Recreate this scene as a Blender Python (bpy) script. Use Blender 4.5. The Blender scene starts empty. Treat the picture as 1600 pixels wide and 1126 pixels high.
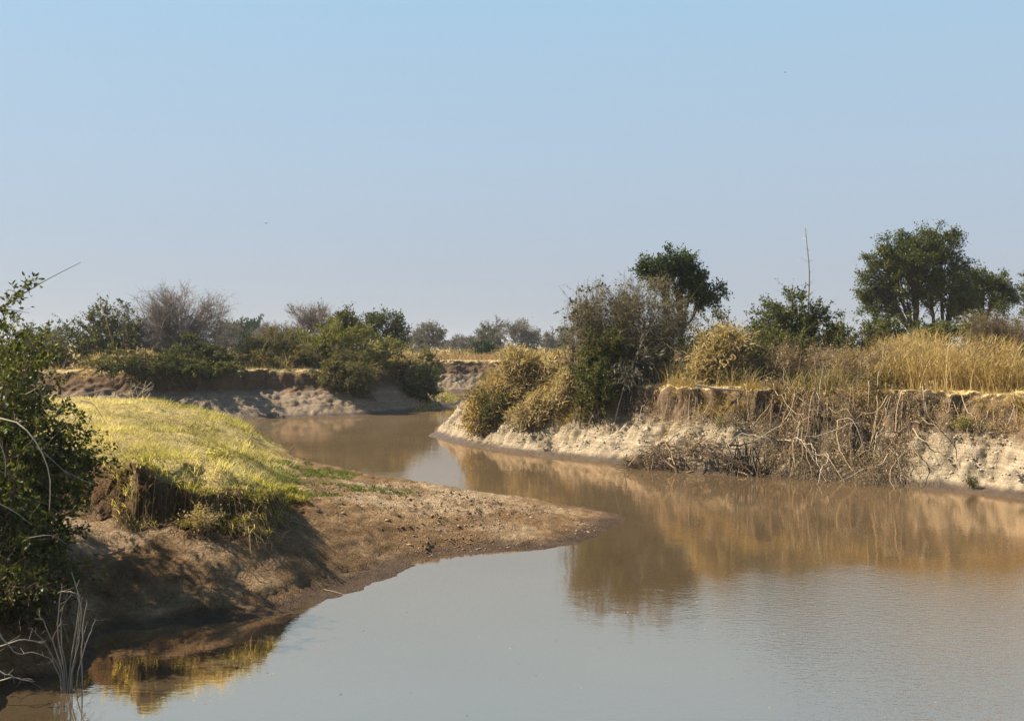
import bpy, math
import numpy as np

# ------------------------------------------------------------------ camera, sky, sun, exposure
scene = bpy.context.scene
HAZE = 0.00018                     # density of the air near the ground
EYE = 6.0
FPX = 1600.0                       # focal length in photo pixels
PITCH = math.atan(25.0 / FPX)
cam_d = bpy.data.cameras.new("camera")
cam = bpy.data.objects.new("camera", cam_d)
scene.collection.objects.link(cam)
cam_d.sensor_fit = 'HORIZONTAL'
cam_d.sensor_width = 36.0
cam_d.lens = 36.0 * FPX / 1600.0
cam_d.clip_start = 0.1
cam_d.clip_end = 20000.0
cam.location = (0, 0, EYE)
cam.rotation_euler = (math.pi / 2 - PITCH, 0, 0)
scene.camera = cam

SUN_EL = math.radians(44)
SUN_DIR = np.array([-0.96, 0.14])                # horizontal direction towards the sun
SUN_DIR = SUN_DIR / np.linalg.norm(SUN_DIR)
sx, sy = SUN_DIR * math.cos(SUN_EL)
sz = math.sin(SUN_EL)
world = bpy.data.worlds.new("World")
scene.world = world
world.use_nodes = True
wn = world.node_tree
wn.nodes.clear()
w_out = wn.nodes.new("ShaderNodeOutputWorld")
w_bg = wn.nodes.new("ShaderNodeBackground")
w_sky = wn.nodes.new("ShaderNodeTexSky")
w_sky.sky_type = 'NISHITA'
w_sky.sun_disc = False
w_sky.sun_elevation = SUN_EL
w_sky.sun_rotation = math.atan2(sx, sy)
w_sky.altitude = 0
w_sky.air_density = 1.0
w_sky.dust_density = 0.5
w_sky.ozone_density = 2.0
# dry season dust veils the clear sky: pale and greyish low down, bluer towards the zenith, the same all round
w_geo = wn.nodes.new("ShaderNodeTexCoord")
w_sep = wn.nodes.new("ShaderNodeSeparateXYZ")
wn.links.new(w_geo.outputs['Generated'], w_sep.inputs[0])
w_ramp = wn.nodes.new("ShaderNodeValToRGB")
VEIL = [(0.0, (.40, .425, .50)), (.07, (.425, .465, .55)), (.17, (.44, .545, .655)), (.32, (.40, .60, .765)), (.6, (.21, .37, .60)), (1.0, (.10, .21, .42))]
while len(w_ramp.color_ramp.elements) < len(VEIL): w_ramp.color_ramp.elements.new(.5)
for e_, (p_, c_) in zip(w_ramp.color_ramp.elements, VEIL):
    e_.position = p_; e_.color = (*c_, 1)
wn.links.new(w_sep.outputs['Z'], w_ramp.inputs['Fac'])
w_sc = wn.nodes.new("ShaderNodeVectorMath"); w_sc.operation = 'SCALE'; w_sc.inputs['Scale'].default_value = 5.2
wn.links.new(w_ramp.outputs['Color'], w_sc.inputs[0])
w_mix = wn.nodes.new("ShaderNodeMix")
w_mix.data_type = 'RGBA'
w_mix.inputs['Factor'].default_value = 0.88
wn.links.new(w_sky.outputs[0], w_mix.inputs['A'])
wn.links.new(w_sc.outputs[0], w_mix.inputs['B'])
wn.links.new(w_mix.outputs['Result'], w_bg.inputs['Color'])
w_bg.inputs['Strength'].default_value = 0.077
wn.links.new(w_bg.outputs[0], w_out.inputs[0])

sun_d = bpy.data.lights.new("sun", 'SUN')
sun_d.energy = 5.0
sun_d.angle = math.radians(0.55)
sun_d.color = (1.0, 0.885, 0.71)
sun_o = bpy.data.objects.new("sun", sun_d)
scene.collection.objects.link(sun_o)
from mathutils import Vector
sun_o.rotation_euler = Vector((sx, sy, sz)).to_track_quat('Z', 'Y').to_euler()
sun_o.location = (-40, 10, 60)

scene.view_settings.view_transform = 'Standard'
scene.view_settings.look = 'None'
scene.view_settings.exposure = 1.34
scene.view_settings.gamma = 1.0
scene.view_settings.use_curve_mapping = False
scene.render.engine = 'CYCLES'
scene.cycles.max_bounces = 6
scene.cycles.diffuse_bounces = 2
scene.cycles.glossy_bounces = 2
scene.cycles.transmission_bounces = 3
scene.cycles.transparent_max_bounces = 4
scene.cycles.volume_bounces = 0
scene.cycles.caustics_reflective = False
scene.cycles.caustics_refractive = False
scene.cycles.use_denoising = True
scene.cycles.denoiser = 'OPENIMAGEDENOISE'
scene.cycles.denoising_input_passes = 'RGB_ALBEDO_NORMAL'
scene.cycles.denoising_prefilter = 'NONE'

rng = np.random.default_rng(7)
def R(*a): return rng.random(*a)
def U(a, b, n=None): return a + (b - a) * rng.random(n)

# ------------------------------------------------------------------ pixel -> place
def ray(u, v):
    u = np.asarray(u, float); v = np.asarray(v, float)
    dx = (u - 800.0) / FPX; dy = np.ones_like(dx); dz = -(v - 563.0) / FPX
    c, s = math.cos(PITCH), math.sin(PITCH)
    return dx, dy * c + dz * s, -dy * s + dz * c
def PZ(u, v, z=0.0):
    dx, dy, dz = ray(u, v); t = (z - EYE) / dz
    return np.stack([dx * t, dy * t], -1)
def PD(u, v, D):
    dx, dy, dz = ray(u, v); t = D / dy
    return np.stack([dx * t, dy * t, EYE + dz * t], -1)

# ------------------------------------------------------------------ noise
def _h(*a):
    h = np.zeros_like(a[0], dtype=np.uint32)
    for k, x in enumerate(a):
        h ^= (x.astype(np.int64) & 0xffffffff).astype(np.uint32) * np.uint32([374761393, 668265263, 2147483647 - 58, 1274126177][k])
        h = (h ^ (h >> np.uint32(13))) * np.uint32(1274126177)
    h ^= h >> np.uint32(16)
    return h.astype(np.float64) / 4294967295.0
def vn2(x, y, seed=0):
    ix, iy = np.floor(x), np.floor(y); fx, fy = x - ix, y - iy
    fx = fx * fx * (3 - 2 * fx); fy = fy * fy * (3 - 2 * fy)
    sd = np.full_like(ix, seed)
    a, b, c, d = _h(ix, iy, sd), _h(ix + 1, iy, sd), _h(ix, iy + 1, sd), _h(ix + 1, iy + 1, sd)
    return (a * (1 - fx) + b * fx) * (1 - fy) + (c * (1 - fx) + d * fx) * fy
def fbm(x, y, seed=0, oct=4):
    s, a, t = 0, 1.0, 0
    for k in range(oct):
        s = s + a * (vn2(x * 2 ** k, y * 2 ** k, seed + k * 7) - 0.5); t += a * 0.5; a *= 0.5
    return s / t
def vn3(x, y, z, seed=0):
    iz = np.floor(z); f = z - iz; f = f * f * (3 - 2 * f)
    # blend two hashed slices
    def sl(k):
        off = k * 37.77
        return vn2(x + off, y - off * 1.3, seed)
    return sl(iz) * (1 - f) + sl(iz + 1) * f
def smooth(a, b, x):
    t = np.clip((x - a) / (b - a), 0, 1); return t * t * (3 - 2 * t)

# ------------------------------------------------------------------ mesh helpers
def link(o, parent=None):
    scene.collection.objects.link(o)
    if parent is not None: o.parent = parent
    return o
def mesh_from(name, V, F, mat, tint=None, smooth_shade=False, extra=None):
    V = np.asarray(V, np.float32); F = np.asarray(F, np.int32)
    me = bpy.data.meshes.new(name)
    me.vertices.add(len(V)); me.vertices.foreach_set('co', V.ravel())
    n, k = F.shape
    me.loops.add(n * k); me.loops.foreach_set('vertex_index', F.ravel())
    me.polygons.add(n); me.polygons.foreach_set('loop_start', np.arange(0, n * k, k, dtype=np.int32))
    try: me.polygons.foreach_set('loop_total', np.full(n, k, np.int32))
    except Exception: pass
    if smooth_shade: me.polygons.foreach_set('use_smooth', np.ones(n, bool))
    me.materials.append(mat)
    if tint is not None:
        at = me.attributes.new('tint', 'FLOAT', 'POINT'); at.data.foreach_set('value', np.asarray(tint, np.float32))
    for key, val in (extra or {}).items():
        at = me.attributes.new(key, 'FLOAT', 'POINT'); at.data.foreach_set('value', np.asarray(val, np.float32))
    me.update(calc_edges=True)
    return me
class MB:
    """collects quads (tris repeat the last corner never: everything is quads)"""
    def __init__(s): s.V, s.F, s.T, s.n = [], [], [], 0
    def add(s, V, F, T):
        if len(V) == 0: return
        s.V.append(V); s.F.append(F + s.n); s.T.append(T); s.n += len(V)
    def build(s, name, mat, parent=None, loc=(0, 0, 0), smooth_shade=False):
        V = np.concatenate(s.V) - np.asarray(loc)
        me = mesh_from(name, V, np.concatenate(s.F), mat, np.concatenate(s.T), smooth_shade)
        o = bpy.data.objects.new(name, me); link(o, parent)
        if parent is None: o.location = loc
        return o
def empty(name, label, cat, loc, group=None):
    o = bpy.data.objects.new(name, None); link(o)
    o.location = [float(c) for c in loc]; o.empty_display_size = 0.5
    o['label'] = label; o['category'] = cat
    if group: o['group'] = group
    return o
def tag(o, label=None, cat=None, group=None, kind=None):
    if label: o['label'] = label
    if cat: o['category'] = cat
    if group: o['group'] = group
    if kind: o['kind'] = kind
    return o
def nrm(a): return a / np.maximum(np.linalg.norm(a, axis=-1, keepdims=True), 1e-9)
def rdir(n): return nrm(rng.normal(size=(n, 3)))

def tubes(P, r0, r1, sides=3, tint=None):
    """P (N,S,3) paths; r0,r1 (N,) radii."""
    N, S, _ = P.shape
    if N == 0: return np.zeros((0, 3)), np.zeros((0, 4), int), np.zeros(0)
    r0 = np.broadcast_to(np.asarray(r0, float), (N,)); r1 = np.broadcast_to(np.asarray(r1, float), (N,))
    tan = nrm(np.gradient(P, axis=1))
    ref = np.where(np.abs(tan[:, :1, 2:3]) > 0.9, np.array([1.0, 0, 0]), np.array([0, 0, 1.0]))
    ref = np.broadcast_to(ref, P.shape)
    a = nrm(np.cross(tan, ref)); b = np.cross(tan, a)
    t = np.linspace(0, 1, S)
    rad = r0[:, None] * (1 - t) + r1[:, None] * t
    ang = np.arange(sides) * 2 * math.pi / sides
    V = P[:, :, None, :] + rad[:, :, None, None] * (np.cos(ang)[None, None, :, None] * a[:, :, None, :] + np.sin(ang)[None, None, :, None] * b[:, :, None, :])
    idx = np.arange(N * S * sides).reshape(N, S, sides)
    nx = np.roll(idx, -1, axis=2)
    F = np.stack([idx[:, :-1], nx[:, :-1], nx[:, 1:], idx[:, 1:]], -1).reshape(-1, 4)
    if tint is None: tint = R(N)
    T = np.repeat(np.broadcast_to(tint, (N,)), S * sides)
    return V.reshape(-1, 3), F, T
def bez(p0, p1, p2, S):
    t = np.linspace(0, 1, S)[None, :, None]
    return p0[:, None] * (1 - t) ** 2 + p1[:, None] * 2 * t * (1 - t) + p2[:, None] * t ** 2
def wiggle(P, amp):
    N, S, _ = P.shape
    n = rng.normal(size=(N, S, 3)) * np.asarray(amp).reshape(-1, 1, 1); n[:, 0] = 0
    w = np.cumsum(n, axis=1) / math.sqrt(S)
    return P + w
def at_t(P, i, t):
    S = P.shape[1]; f = t * (S - 1); k = np.minimum(f.astype(int), S - 2); f = (f - k)[:, None]
    a, b = P[i, k], P[i, k + 1]
    return a * (1 - f) + b * f, nrm(b - a)
def sprout(P, n, t0, t1, L, S=4, rand=1.0, along=0.5, up=0.3, outw=0.0, centre=None, droop=0.0, wig=0.08, tb=1.0):
    """n child paths grown from random places on the paths P"""
    i = rng.integers(0, len(P), n); t = t0 + (t1 - t0) * R(n) ** tb
    o, tg = at_t(P, i, t)
    d = rdir(n) * rand + tg * along + np.array([0, 0, up])
    if centre is not None: d = d + nrm(o - centre) * outw
    d = nrm(d); L = L * U(0.5, 1.3, n)
    s = np.linspace(0, 1, S)[None, :, None]
    Q = o[:, None] + d[:, None] * s * L[:, None, None]
    Q = Q - np.array([0, 0, 1.0]) * (s ** 2) * (L * droop)[:, None, None]
    return wiggle(Q, L * wig), i
def leaves(P, n, size, t0=0.25, t1=1.0, jitter=0.05, aspect=0.5, up=0.35, fold=False, tint=None, clump=0.35, tb=0.8, droop=0.0):
    """n leaves on random places of the twigs P"""
    i = rng.integers(0, len(P), n); t = t0 + (t1 - t0) * R(n) ** tb
    o, tg = at_t(P, i, t)
    o = o + rng.normal(size=(n, 3)) * jitter
    ax = nrm(rdir(n) + tg * 0.6 - np.array([0, 0, droop]))
    nn = nrm(rdir(n) + np.array([0, 0, up]))
    b = nrm(np.cross(ax, nn)); nn = np.cross(b, ax)
    L = (size * U(0.6, 1.35, n))[:, None]; W = L * aspect * 0.5
    if tint is None:
        q = fbm(o[:, 0] * 0.9, o[:, 1] * 0.9 + o[:, 2] * 0.9, 91, 2) * 0.5 + 0.5
        tint = np.clip(q * clump + R(n) * (1 - clump), 0, 1)
    if not fold:
        V = np.stack([o, o + ax * L * .45 + b * W + nn * L * .05, o + ax * L, o + ax * L * .5 - b * W + nn * L * .05], 1)
        F = np.arange(n * 4).reshape(n, 4)
        return V.reshape(-1, 3), F, np.repeat(tint, 4)
    m0, m1 = o + ax * L * .12, o + ax * L
    V = np.stack([o, m0 + ax * L * .22 + b * W + nn * L * .12, m0 + ax * L * .55 + b * W * .8 + nn * L * .1, m1 - nn * L * .06,
                  m0 + ax * L * .55 - b * W * .8 + nn * L * .1, m0 + ax * L * .22 - b * W + nn * L * .12], 1)
    k = np.arange(n)[:, None] * 6
    F = np.concatenate([k + np.array([0, 1, 2, 3]), k + np.array([0, 3, 4, 5])], 0)
    return V.reshape(-1, 3), F, np.repeat(tint, 6)
def blades(base, h, lean, w, S=3, bend=0.5, tint=None, dirs=None):
    """grass blades: base (N,3), height (N,), lean 0..1"""
    n = len(base); a = U(0, 2 * math.pi, n)
    d = np.stack([np.cos(a), np.sin(a), np.zeros(n)], 1) if dirs is None else dirs
    a2 = U(0, 2 * math.pi, n); wd = np.stack([np.cos(a2), np.sin(a2), np.zeros(n)], 1)
    t = np.linspace(0, 1, S)
    hor = (lean * h)[:, None] * (t[None] * (1 - bend) + bend * t[None] ** 2)
    ver = h[:, None] * np.sqrt(np.maximum(1 - (lean[:, None] * 0.7) ** 2, 0.1)) * (t[None] - 0.22 * lean[:, None] * t[None] ** 3)
    C = base[:, None] + d[:, None] * hor[..., None] + np.array([0, 0, 1.0]) * ver[..., None]
    ww = (w[:, None] * (1 - 0.85 * t[None] ** 1.5))[..., None] * 0.5
    V = np.stack([C - wd[:, None] * ww, C + wd[:, None] * ww], 2)
    idx = np.arange(n * S * 2).reshape(n, S, 2)
    F = np.stack([idx[:, :-1, 0], idx[:, :-1, 1], idx[:, 1:, 1], idx[:, 1:, 0]], -1).reshape(-1, 4)
    if tint is None: tint = R(n)
    return V.reshape(-1, 3), F, np.repeat(tint, S * 2)

# ------------------------------------------------------------------ materials
def new_mat(name):
    m = bpy.data.materials.new(name); m.use_nodes = True; nt = m.node_tree; nt.nodes.clear()
    out = nt.nodes.new('ShaderNodeOutputMaterial')
    return m, nt, out
def ramp(nt, fac, stops):
    r = nt.nodes.new('ShaderNodeValToRGB'); e = r.color_ramp.elements
    while len(e) < len(stops): e.new(0.5)
    for k, (p, c) in enumerate(stops):
        e[k].position = p; e[k].color = (*c, 1)
    nt.links.new(fac, r.inputs['Fac']); return r.outputs['Color']
def attr(nt, name):
    a = nt.nodes.new('ShaderNodeAttribute'); a.attribute_name = name; return a.outputs['Fac']
def mixc(nt, f, a, b, mode='MIX'):
    m = nt.nodes.new('ShaderNodeMix'); m.data_type = 'RGBA'; m.blend_type = mode
    if hasattr(f, 'links'): nt.links.new(f, m.inputs['Factor'])
    else: m.inputs['Factor'].default_value = f
    for s, x in (('A', a), ('B', b)):
        if hasattr(x, 'links'): nt.links.new(x, m.inputs[s])
        else: m.inputs[s].default_value = (*x, 1)
    return m.outputs['Result']
def math_(nt, op, a, b=None, clamp=False):
    m = nt.nodes.new('ShaderNodeMath'); m.operation = op; m.use_clamp = clamp
    for k, x in enumerate((a, b)):
        if x is None: continue
        if hasattr(x, 'links'): nt.links.new(x, m.inputs[k])
        else: m.inputs[k].default_value = x
    return m.outputs[0]
def mrange(nt, x, a, b, c=0.0, d=1.0):
    m = nt.nodes.new('ShaderNodeMapRange'); m.interpolation_type = 'SMOOTHSTEP'
    nt.links.new(x, m.inputs[0])
    for k, q in enumerate((a, b, c, d)): m.inputs[k + 1].default_value = q
    return m.outputs[0]
def noise(nt, scale, detail=4, rough=0.6, vec=None, dist=0.0):
    n = nt.nodes.new('ShaderNodeTexNoise'); n.inputs['Scale'].default_value = scale
    n.inputs['Detail'].default_value = detail; n.inputs['Roughness'].default_value = rough; n.inputs['Distortion'].default_value = dist
    if vec is None:
        g = nt.nodes.new('ShaderNodeNewGeometry'); vec = g.outputs['Position']
    nt.links.new(vec, n.inputs['Vector']); return n.outputs['Fac']
def leaf_mat(name, stops, transl=0.35, rough=0.6, spec=0.08):
    m, nt, out = new_mat(name)
    col = ramp(nt, attr(nt, 'tint'), stops)
    p = nt.nodes.new('ShaderNodeBsdfPrincipled'); nt.links.new(col, p.inputs['Base Color'])
    p.inputs['Roughness'].default_value = rough; p.inputs['Specular IOR Level'].default_value = spec
    if transl > 0:
        t = nt.nodes.new('ShaderNodeBsdfTranslucent')
        nt.links.new(mixc(nt, 1.0, col, (1.5, 1.45, 0.7), 'MULTIPLY'), t.inputs['Color'])
        mx = nt.nodes.new('ShaderNodeMixShader'); mx.inputs[0].default_value = transl
        nt.links.new(p.outputs[0], mx.inputs[1]); nt.links.new(t.outputs[0], mx.inputs[2]); nt.links.new(mx.outputs[0], out.inputs[0])
    else: nt.links.new(p.outputs[0], out.inputs[0])
    return m
def bark_mat(name, stops, scale=14):
    m, nt, out = new_mat(name)
    f = math_(nt, 'ADD', math_(nt, 'MULTIPLY', attr(nt, 'tint'), 0.65), math_(nt, 'MULTIPLY', noise(nt, scale, 3), 0.35))
    p = nt.nodes.new('ShaderNodeBsdfPrincipled'); nt.links.new(ramp(nt, f, stops), p.inputs['Base Color'])
    p.inputs['Roughness'].default_value = 0.85; p.inputs['Specular IOR Level'].default_value = 0.06
    b = nt.nodes.new('ShaderNodeBump'); b.inputs['Strength'].default_value = 0.5; b.inputs['Distance'].default_value = 0.02
    nt.links.new(noise(nt, scale * 2.5, 4), b.inputs['Height']); nt.links.new(b.outputs[0], p.inputs['Normal'])
    nt.links.new(p.outputs[0], out.inputs[0]); return m

M = {}
M['leaf_near'] = leaf_mat('leaf_near', [(0, (.018, .030, .006)), (.45, (.054, .068, .011)), (.8, (.125, .132, .022)), (.93, (.15, .15, .03)), (1, (.26, .20, .05))], .3, .5, .18)
M['leaf_dark'] = leaf_mat('leaf_dark', [(0, (.013, .026, .007)), (.5, (.032, .052, .013)), (1, (.075, .095, .022))], .22, .5, .15)
M['leaf_tree'] = leaf_mat('leaf_tree', [(0, (.018, .027, .007)), (.5, (.058, .073, .017)), (.86, (.125, .13, .03)), (1, (.16, .14, .03))], .25, .5, .15)
M['leaf_mid'] = leaf_mat('leaf_mid', [(0, (.036, .042, .014)), (.5, (.068, .076, .022)), (.85, (.12, .115, .032)), (1, (.22, .16, .055))], .3)
M['leaf_olive'] = leaf_mat('leaf_olive', [(0, (.060, .058, .024)), (.5, (.105, .098, .036)), (1, (.20, .165, .06))], .3)
M['leaf_lime'] = leaf_mat('leaf_lime', [(0, (.070, .085, .018)), (.5, (.125, .135, .028)), (1, (.24, .22, .06))], .35)
M['leaf_grey'] = leaf_mat('leaf_grey', [(0, (.075, .075, .055)), (.5, (.125, .12, .092)), (1, (.19, .175, .135))], .2)  # grey leaves, lightened so the colour itself carries haze on far crowns
M['leaf_dry'] = leaf_mat('leaf_dry', [(0, (.15, .105, .055)), (.5, (.33, .255, .14)), (1, (.55, .45, .26))], .35)
M['grass_gold'] = leaf_mat('grass_gold', [(0, (.16, .105, .050)), (.4, (.30, .21, .095)), (.8, (.44, .33, .155)), (1, (.58, .47, .26))], .35)
M['grass_mound'] = leaf_mat('grass_mound', [(0, (.085, .085, .020)), (.35, (.22, .205, .055)), (.65, (.44, .385, .14)), (1, (.66, .56, .30))], .42)
M['grass_green'] = leaf_mat('grass_green', [(0, (.045, .070, .014)), (.6, (.095, .13, .026)), (1, (.20, .20, .05))], .35)
M['grass_red'] = leaf_mat('grass_red', [(0, (.15, .095, .055)), (.5, (.26, .165, .10)), (1, (.38, .27, .17))], .3)
M['twig_grey'] = bark_mat('twig_grey', [(0, (.11, .088, .076)), (.5, (.235, .195, .168)), (1, (.40, .345, .30))])
M['twig_olive'] = bark_mat('twig_olive', [(0, (.10, .076, .050)), (.5, (.215, .17, .115)), (1, (.38, .315, .235))])
M['dead_grey'] = bark_mat('dead_grey', [(0, (.16, .145, .13)), (.5, (.33, .31, .285)), (1, (.48, .46, .43))], 5)
M['twig_brown'] = bark_mat('twig_brown', [(0, (.06, .042, .028)), (.5, (.13, .092, .06)), (1, (.25, .185, .12))])
M['twig_tan'] = bark_mat('twig_tan', [(0, (.11, .072, .040)), (.5, (.25, .175, .10)), (1, (.46, .36, .23))])
M['twig_pale'] = bark_mat('twig_pale', [(0, (.20, .165, .12)), (.5, (.34, .29, .22)), (1, (.50, .44, .35))])
M['bark_dark'] = bark_mat('bark_dark', [(0, (.030, .024, .019)), (.5, (.060, .048, .038)), (1, (.105, .085, .068))], 8)
M['bird'] = bark_mat('bird', [(0, (.02, .02, .022)), (1, (.04, .04, .045))])

def mud_mat():
    m, nt, out = new_mat('near_bank_mud')
    g = nt.nodes.new('ShaderNodeNewGeometry'); sep = nt.nodes.new('ShaderNodeSeparateXYZ'); nt.links.new(g.outputs['Position'], sep.inputs[0])
    n1 = noise(nt, 0.55, 5); n2 = noise(nt, 3.2, 6, .65); n3 = noise(nt, 22, 4, .7)
    mix = math_(nt, 'ADD', math_(nt, 'MULTIPLY', n1, .45), math_(nt, 'ADD', math_(nt, 'MULTIPLY', n2, .35), math_(nt, 'MULTIPLY', n3, .2)))
    dry = ramp(nt, mix, [(.36, (.12, .075, .042)), (.46, (.24, .165, .098)), (.55, (.38, .285, .18)), (.66, (.52, .39, .24))])
    damp = ramp(nt, mix, [(.36, (.092, .055, .027)), (.5, (.19, .12, .062)), (.64, (.34, .235, .13))])
    soil = ramp(nt, mix, [(.3, (.070, .042, .024)), (.5, (.135, .085, .047)), (.7, (.24, .165, .095))])
    wet = ramp(nt, mix, [(.36, (.050, .030, .016)), (.64, (.115, .072, .040))])
    h = math_(nt, 'ADD', sep.outputs['Z'], math_(nt, 'MULTIPLY', math_(nt, 'SUBTRACT', mix, .5), .5))
    c = mixc(nt, attr(nt, 'pale'), damp, dry)
    c = mixc(nt, attr(nt, 'cliff'), c, soil)
    c = mixc(nt, attr(nt, 'grassy'), c, ramp(nt, mix, [(.3, (.20, .15, .055)), (.5, (.36, .28, .11)), (.7, (.52, .42, .20))]))
    for zc, amt in ((.30, .35), (.47, .22)):      # old water lines
        hb = math_(nt, 'ADD', sep.outputs['Z'], math_(nt, 'MULTIPLY', math_(nt, 'SUBTRACT', n1, .5), .25))
        d_ = math_(nt, 'ABSOLUTE', math_(nt, 'SUBTRACT', hb, zc))
        c = mixc(nt, mrange(nt, d_, .0, .022, amt, 0), c, (.10, .065, .036))
    wetf = mrange(nt, h, 0.05, 0.24, 1.0, 0.0)
    c = mixc(nt, wetf, c, wet)
    p = nt.nodes.new('ShaderNodeBsdfPrincipled'); nt.links.new(c, p.inputs['Base Color'])
    nt.links.new(mrange(nt, wetf, 0, 1, .92, .45), p.inputs['Roughness']); nt.links.new(mrange(nt, wetf, 0, 1, .03, .10), p.inputs['Specular IOR Level'])
    v = nt.nodes.new('ShaderNodeTexVoronoi'); v.feature = 'DISTANCE_TO_EDGE'; v.inputs['Scale'].default_value = 5.5
    vv = nt.nodes.new('ShaderNodeVectorMath'); vv.operation = 'ADD'
    nt.links.new(g.outputs['Position'], vv.inputs[0])
    nn = nt.nodes.new('ShaderNodeTexNoise'); nn.inputs['Scale'].default_value = 3
    nt.links.new(g.outputs['Position'], nn.inputs['Vector'])
    sc = nt.nodes.new('ShaderNodeVectorMath'); sc.operation = 'SCALE'; sc.inputs['Scale'].default_value = .25
    nt.links.new(nn.outputs['Color'], sc.inputs[0]); nt.links.new(sc.outputs[0], vv.inputs[1]); nt.links.new(vv.outputs[0], v.inputs['Vector'])
    crack = mrange(nt, v.outputs['Distance'], 0, .07)
    hh = math_(nt, 'ADD', math_(nt, 'MULTIPLY', crack, .25), math_(nt, 'ADD', math_(nt, 'MULTIPLY', n3, .5), n2))
    b = nt.nodes.new('ShaderNodeBump'); b.inputs['Strength'].default_value = 1.0; b.inputs['Distance'].default_value = .14
    nt.links.new(hh, b.inputs['Height']); nt.links.new(b.outputs[0], p.inputs['Normal'])
    nt.links.new(p.outputs[0], out.inputs[0]); return m
def bank_mat(name, pale, mid, soil, top):
    m, nt, out = new_mat(name)
    g = nt.nodes.new('ShaderNodeNewGeometry'); sep = nt.nodes.new('ShaderNodeSeparateXYZ'); nt.links.new(g.outputs['Position'], sep.inputs[0])
    mp = nt.nodes.new('ShaderNodeMapping'); mp.inputs['Scale'].default_value = (1, 1, .55); nt.links.new(g.outputs['Position'], mp.inputs[0])
    n1 = noise(nt, .5, 5); n2 = noise(nt, 2.4, 7, .7, mp.outputs[0], .6); n3 = noise(nt, 13, 5, .7)
    mix = math_(nt, 'ADD', math_(nt, 'MULTIPLY', n1, .3), math_(nt, 'ADD', math_(nt, 'MULTIPLY', n2, .45), math_(nt, 'MULTIPLY', n3, .25)))
    cp = ramp(nt, mix, [(.33, mid), (.45, tuple(.5 * (a + b) for a, b in zip(mid, pale))), (.55, pale), (.72, tuple(min(.72, a * 1.22) for a in pale))])
    cs = ramp(nt, mix, [(.3, tuple(a * .6 for a in soil)), (.5, soil), (.72, tuple(a * 1.7 for a in soil))])
    strata = nt.nodes.new('ShaderNodeCombineXYZ'); nt.links.new(math_(nt, 'ADD', sep.outputs['Z'], math_(nt, 'MULTIPLY', n1, .5)), strata.inputs['Z'])
    ns = noise(nt, 7, 3, .6, strata.outputs[0])
    cs = mixc(nt, mrange(nt, ns, .42, .62), cs, mixc(nt, 1.0, cs, (1.4, 1.36, 1.3), 'MULTIPLY'))
    cp = mixc(nt, mrange(nt, ns, .58, .44, 0, .55), cp, mid)
    wet = ramp(nt, mix, [(.3, (.050, .033, .022)), (.7, (.12, .085, .056))])
    z = sep.outputs['Z']
    h = math_(nt, 'ADD', z, math_(nt, 'MULTIPLY', math_(nt, 'SUBTRACT', n1, .5), 1.3))
    h = math_(nt, 'ADD', h, math_(nt, 'MULTIPLY', math_(nt, 'SUBTRACT', n2, .5), .9))
    c = mixc(nt, mrange(nt, h, 1.75, 2.35), cp, cs)
    hw = math_(nt, 'ADD', z, math_(nt, 'MULTIPLY', math_(nt, 'SUBTRACT', n2, .5), .35))
    wf = mrange(nt, hw, .14, .42, 1, 0)
    c = mixc(nt, wf, c, wet)
    ct = ramp(nt, mix, [(.3, tuple(a * .7 for a in top)), (.7, tuple(a * 1.3 for a in top))])
    up = nt.nodes.new('ShaderNodeSeparateXYZ'); nt.links.new(g.outputs['True Normal'], up.inputs[0])
    tf = math_(nt, 'MULTIPLY', mrange(nt, z, 3.45, 3.65), mrange(nt, up.outputs['Z'], .55, .85))
    c = mixc(nt, tf, c, ct)
    p = nt.nodes.new('ShaderNodeBsdfPrincipled'); nt.links.new(c, p.inputs['Base Color'])
    nt.links.new(mrange(nt, wf, 0, 1, .93, .4), p.inputs['Roughness']); nt.links.new(mrange(nt, wf, 0, 1, .03, .2), p.inputs['Specular IOR Level'])
    b = nt.nodes.new('ShaderNodeBump'); b.inputs['Strength'].default_value = .9; b.inputs['Distance'].default_value = .16
    nt.links.new(math_(nt, 'ADD', n2, math_(nt, 'MULTIPLY', n3, .45)), b.inputs['Height']); nt.links.new(b.outputs[0], p.inputs['Normal'])
    nt.links.new(p.outputs[0], out.inputs[0]); return m
def ground_mat():
    m, nt, out = new_mat('plain_ground')
    n1 = noise(nt, .03, 5); n2 = noise(nt, .6, 5)
    f = math_(nt, 'ADD', math_(nt, 'MULTIPLY', n1, .5), math_(nt, 'MULTIPLY', n2, .5))
    p = nt.nodes.new('ShaderNodeBsdfPrincipled')
    nt.links.new(ramp(nt, f, [(.3, (.16, .115, .055)), (.5, (.26, .19, .09)), (.7, (.36, .28, .14))]), p.inputs['Base Color'])
    p.inputs['Roughness'].default_value = .95; p.inputs['Specular IOR Level'].default_value = .1
    nt.links.new(p.outputs[0], out.inputs[0]); return m
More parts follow.
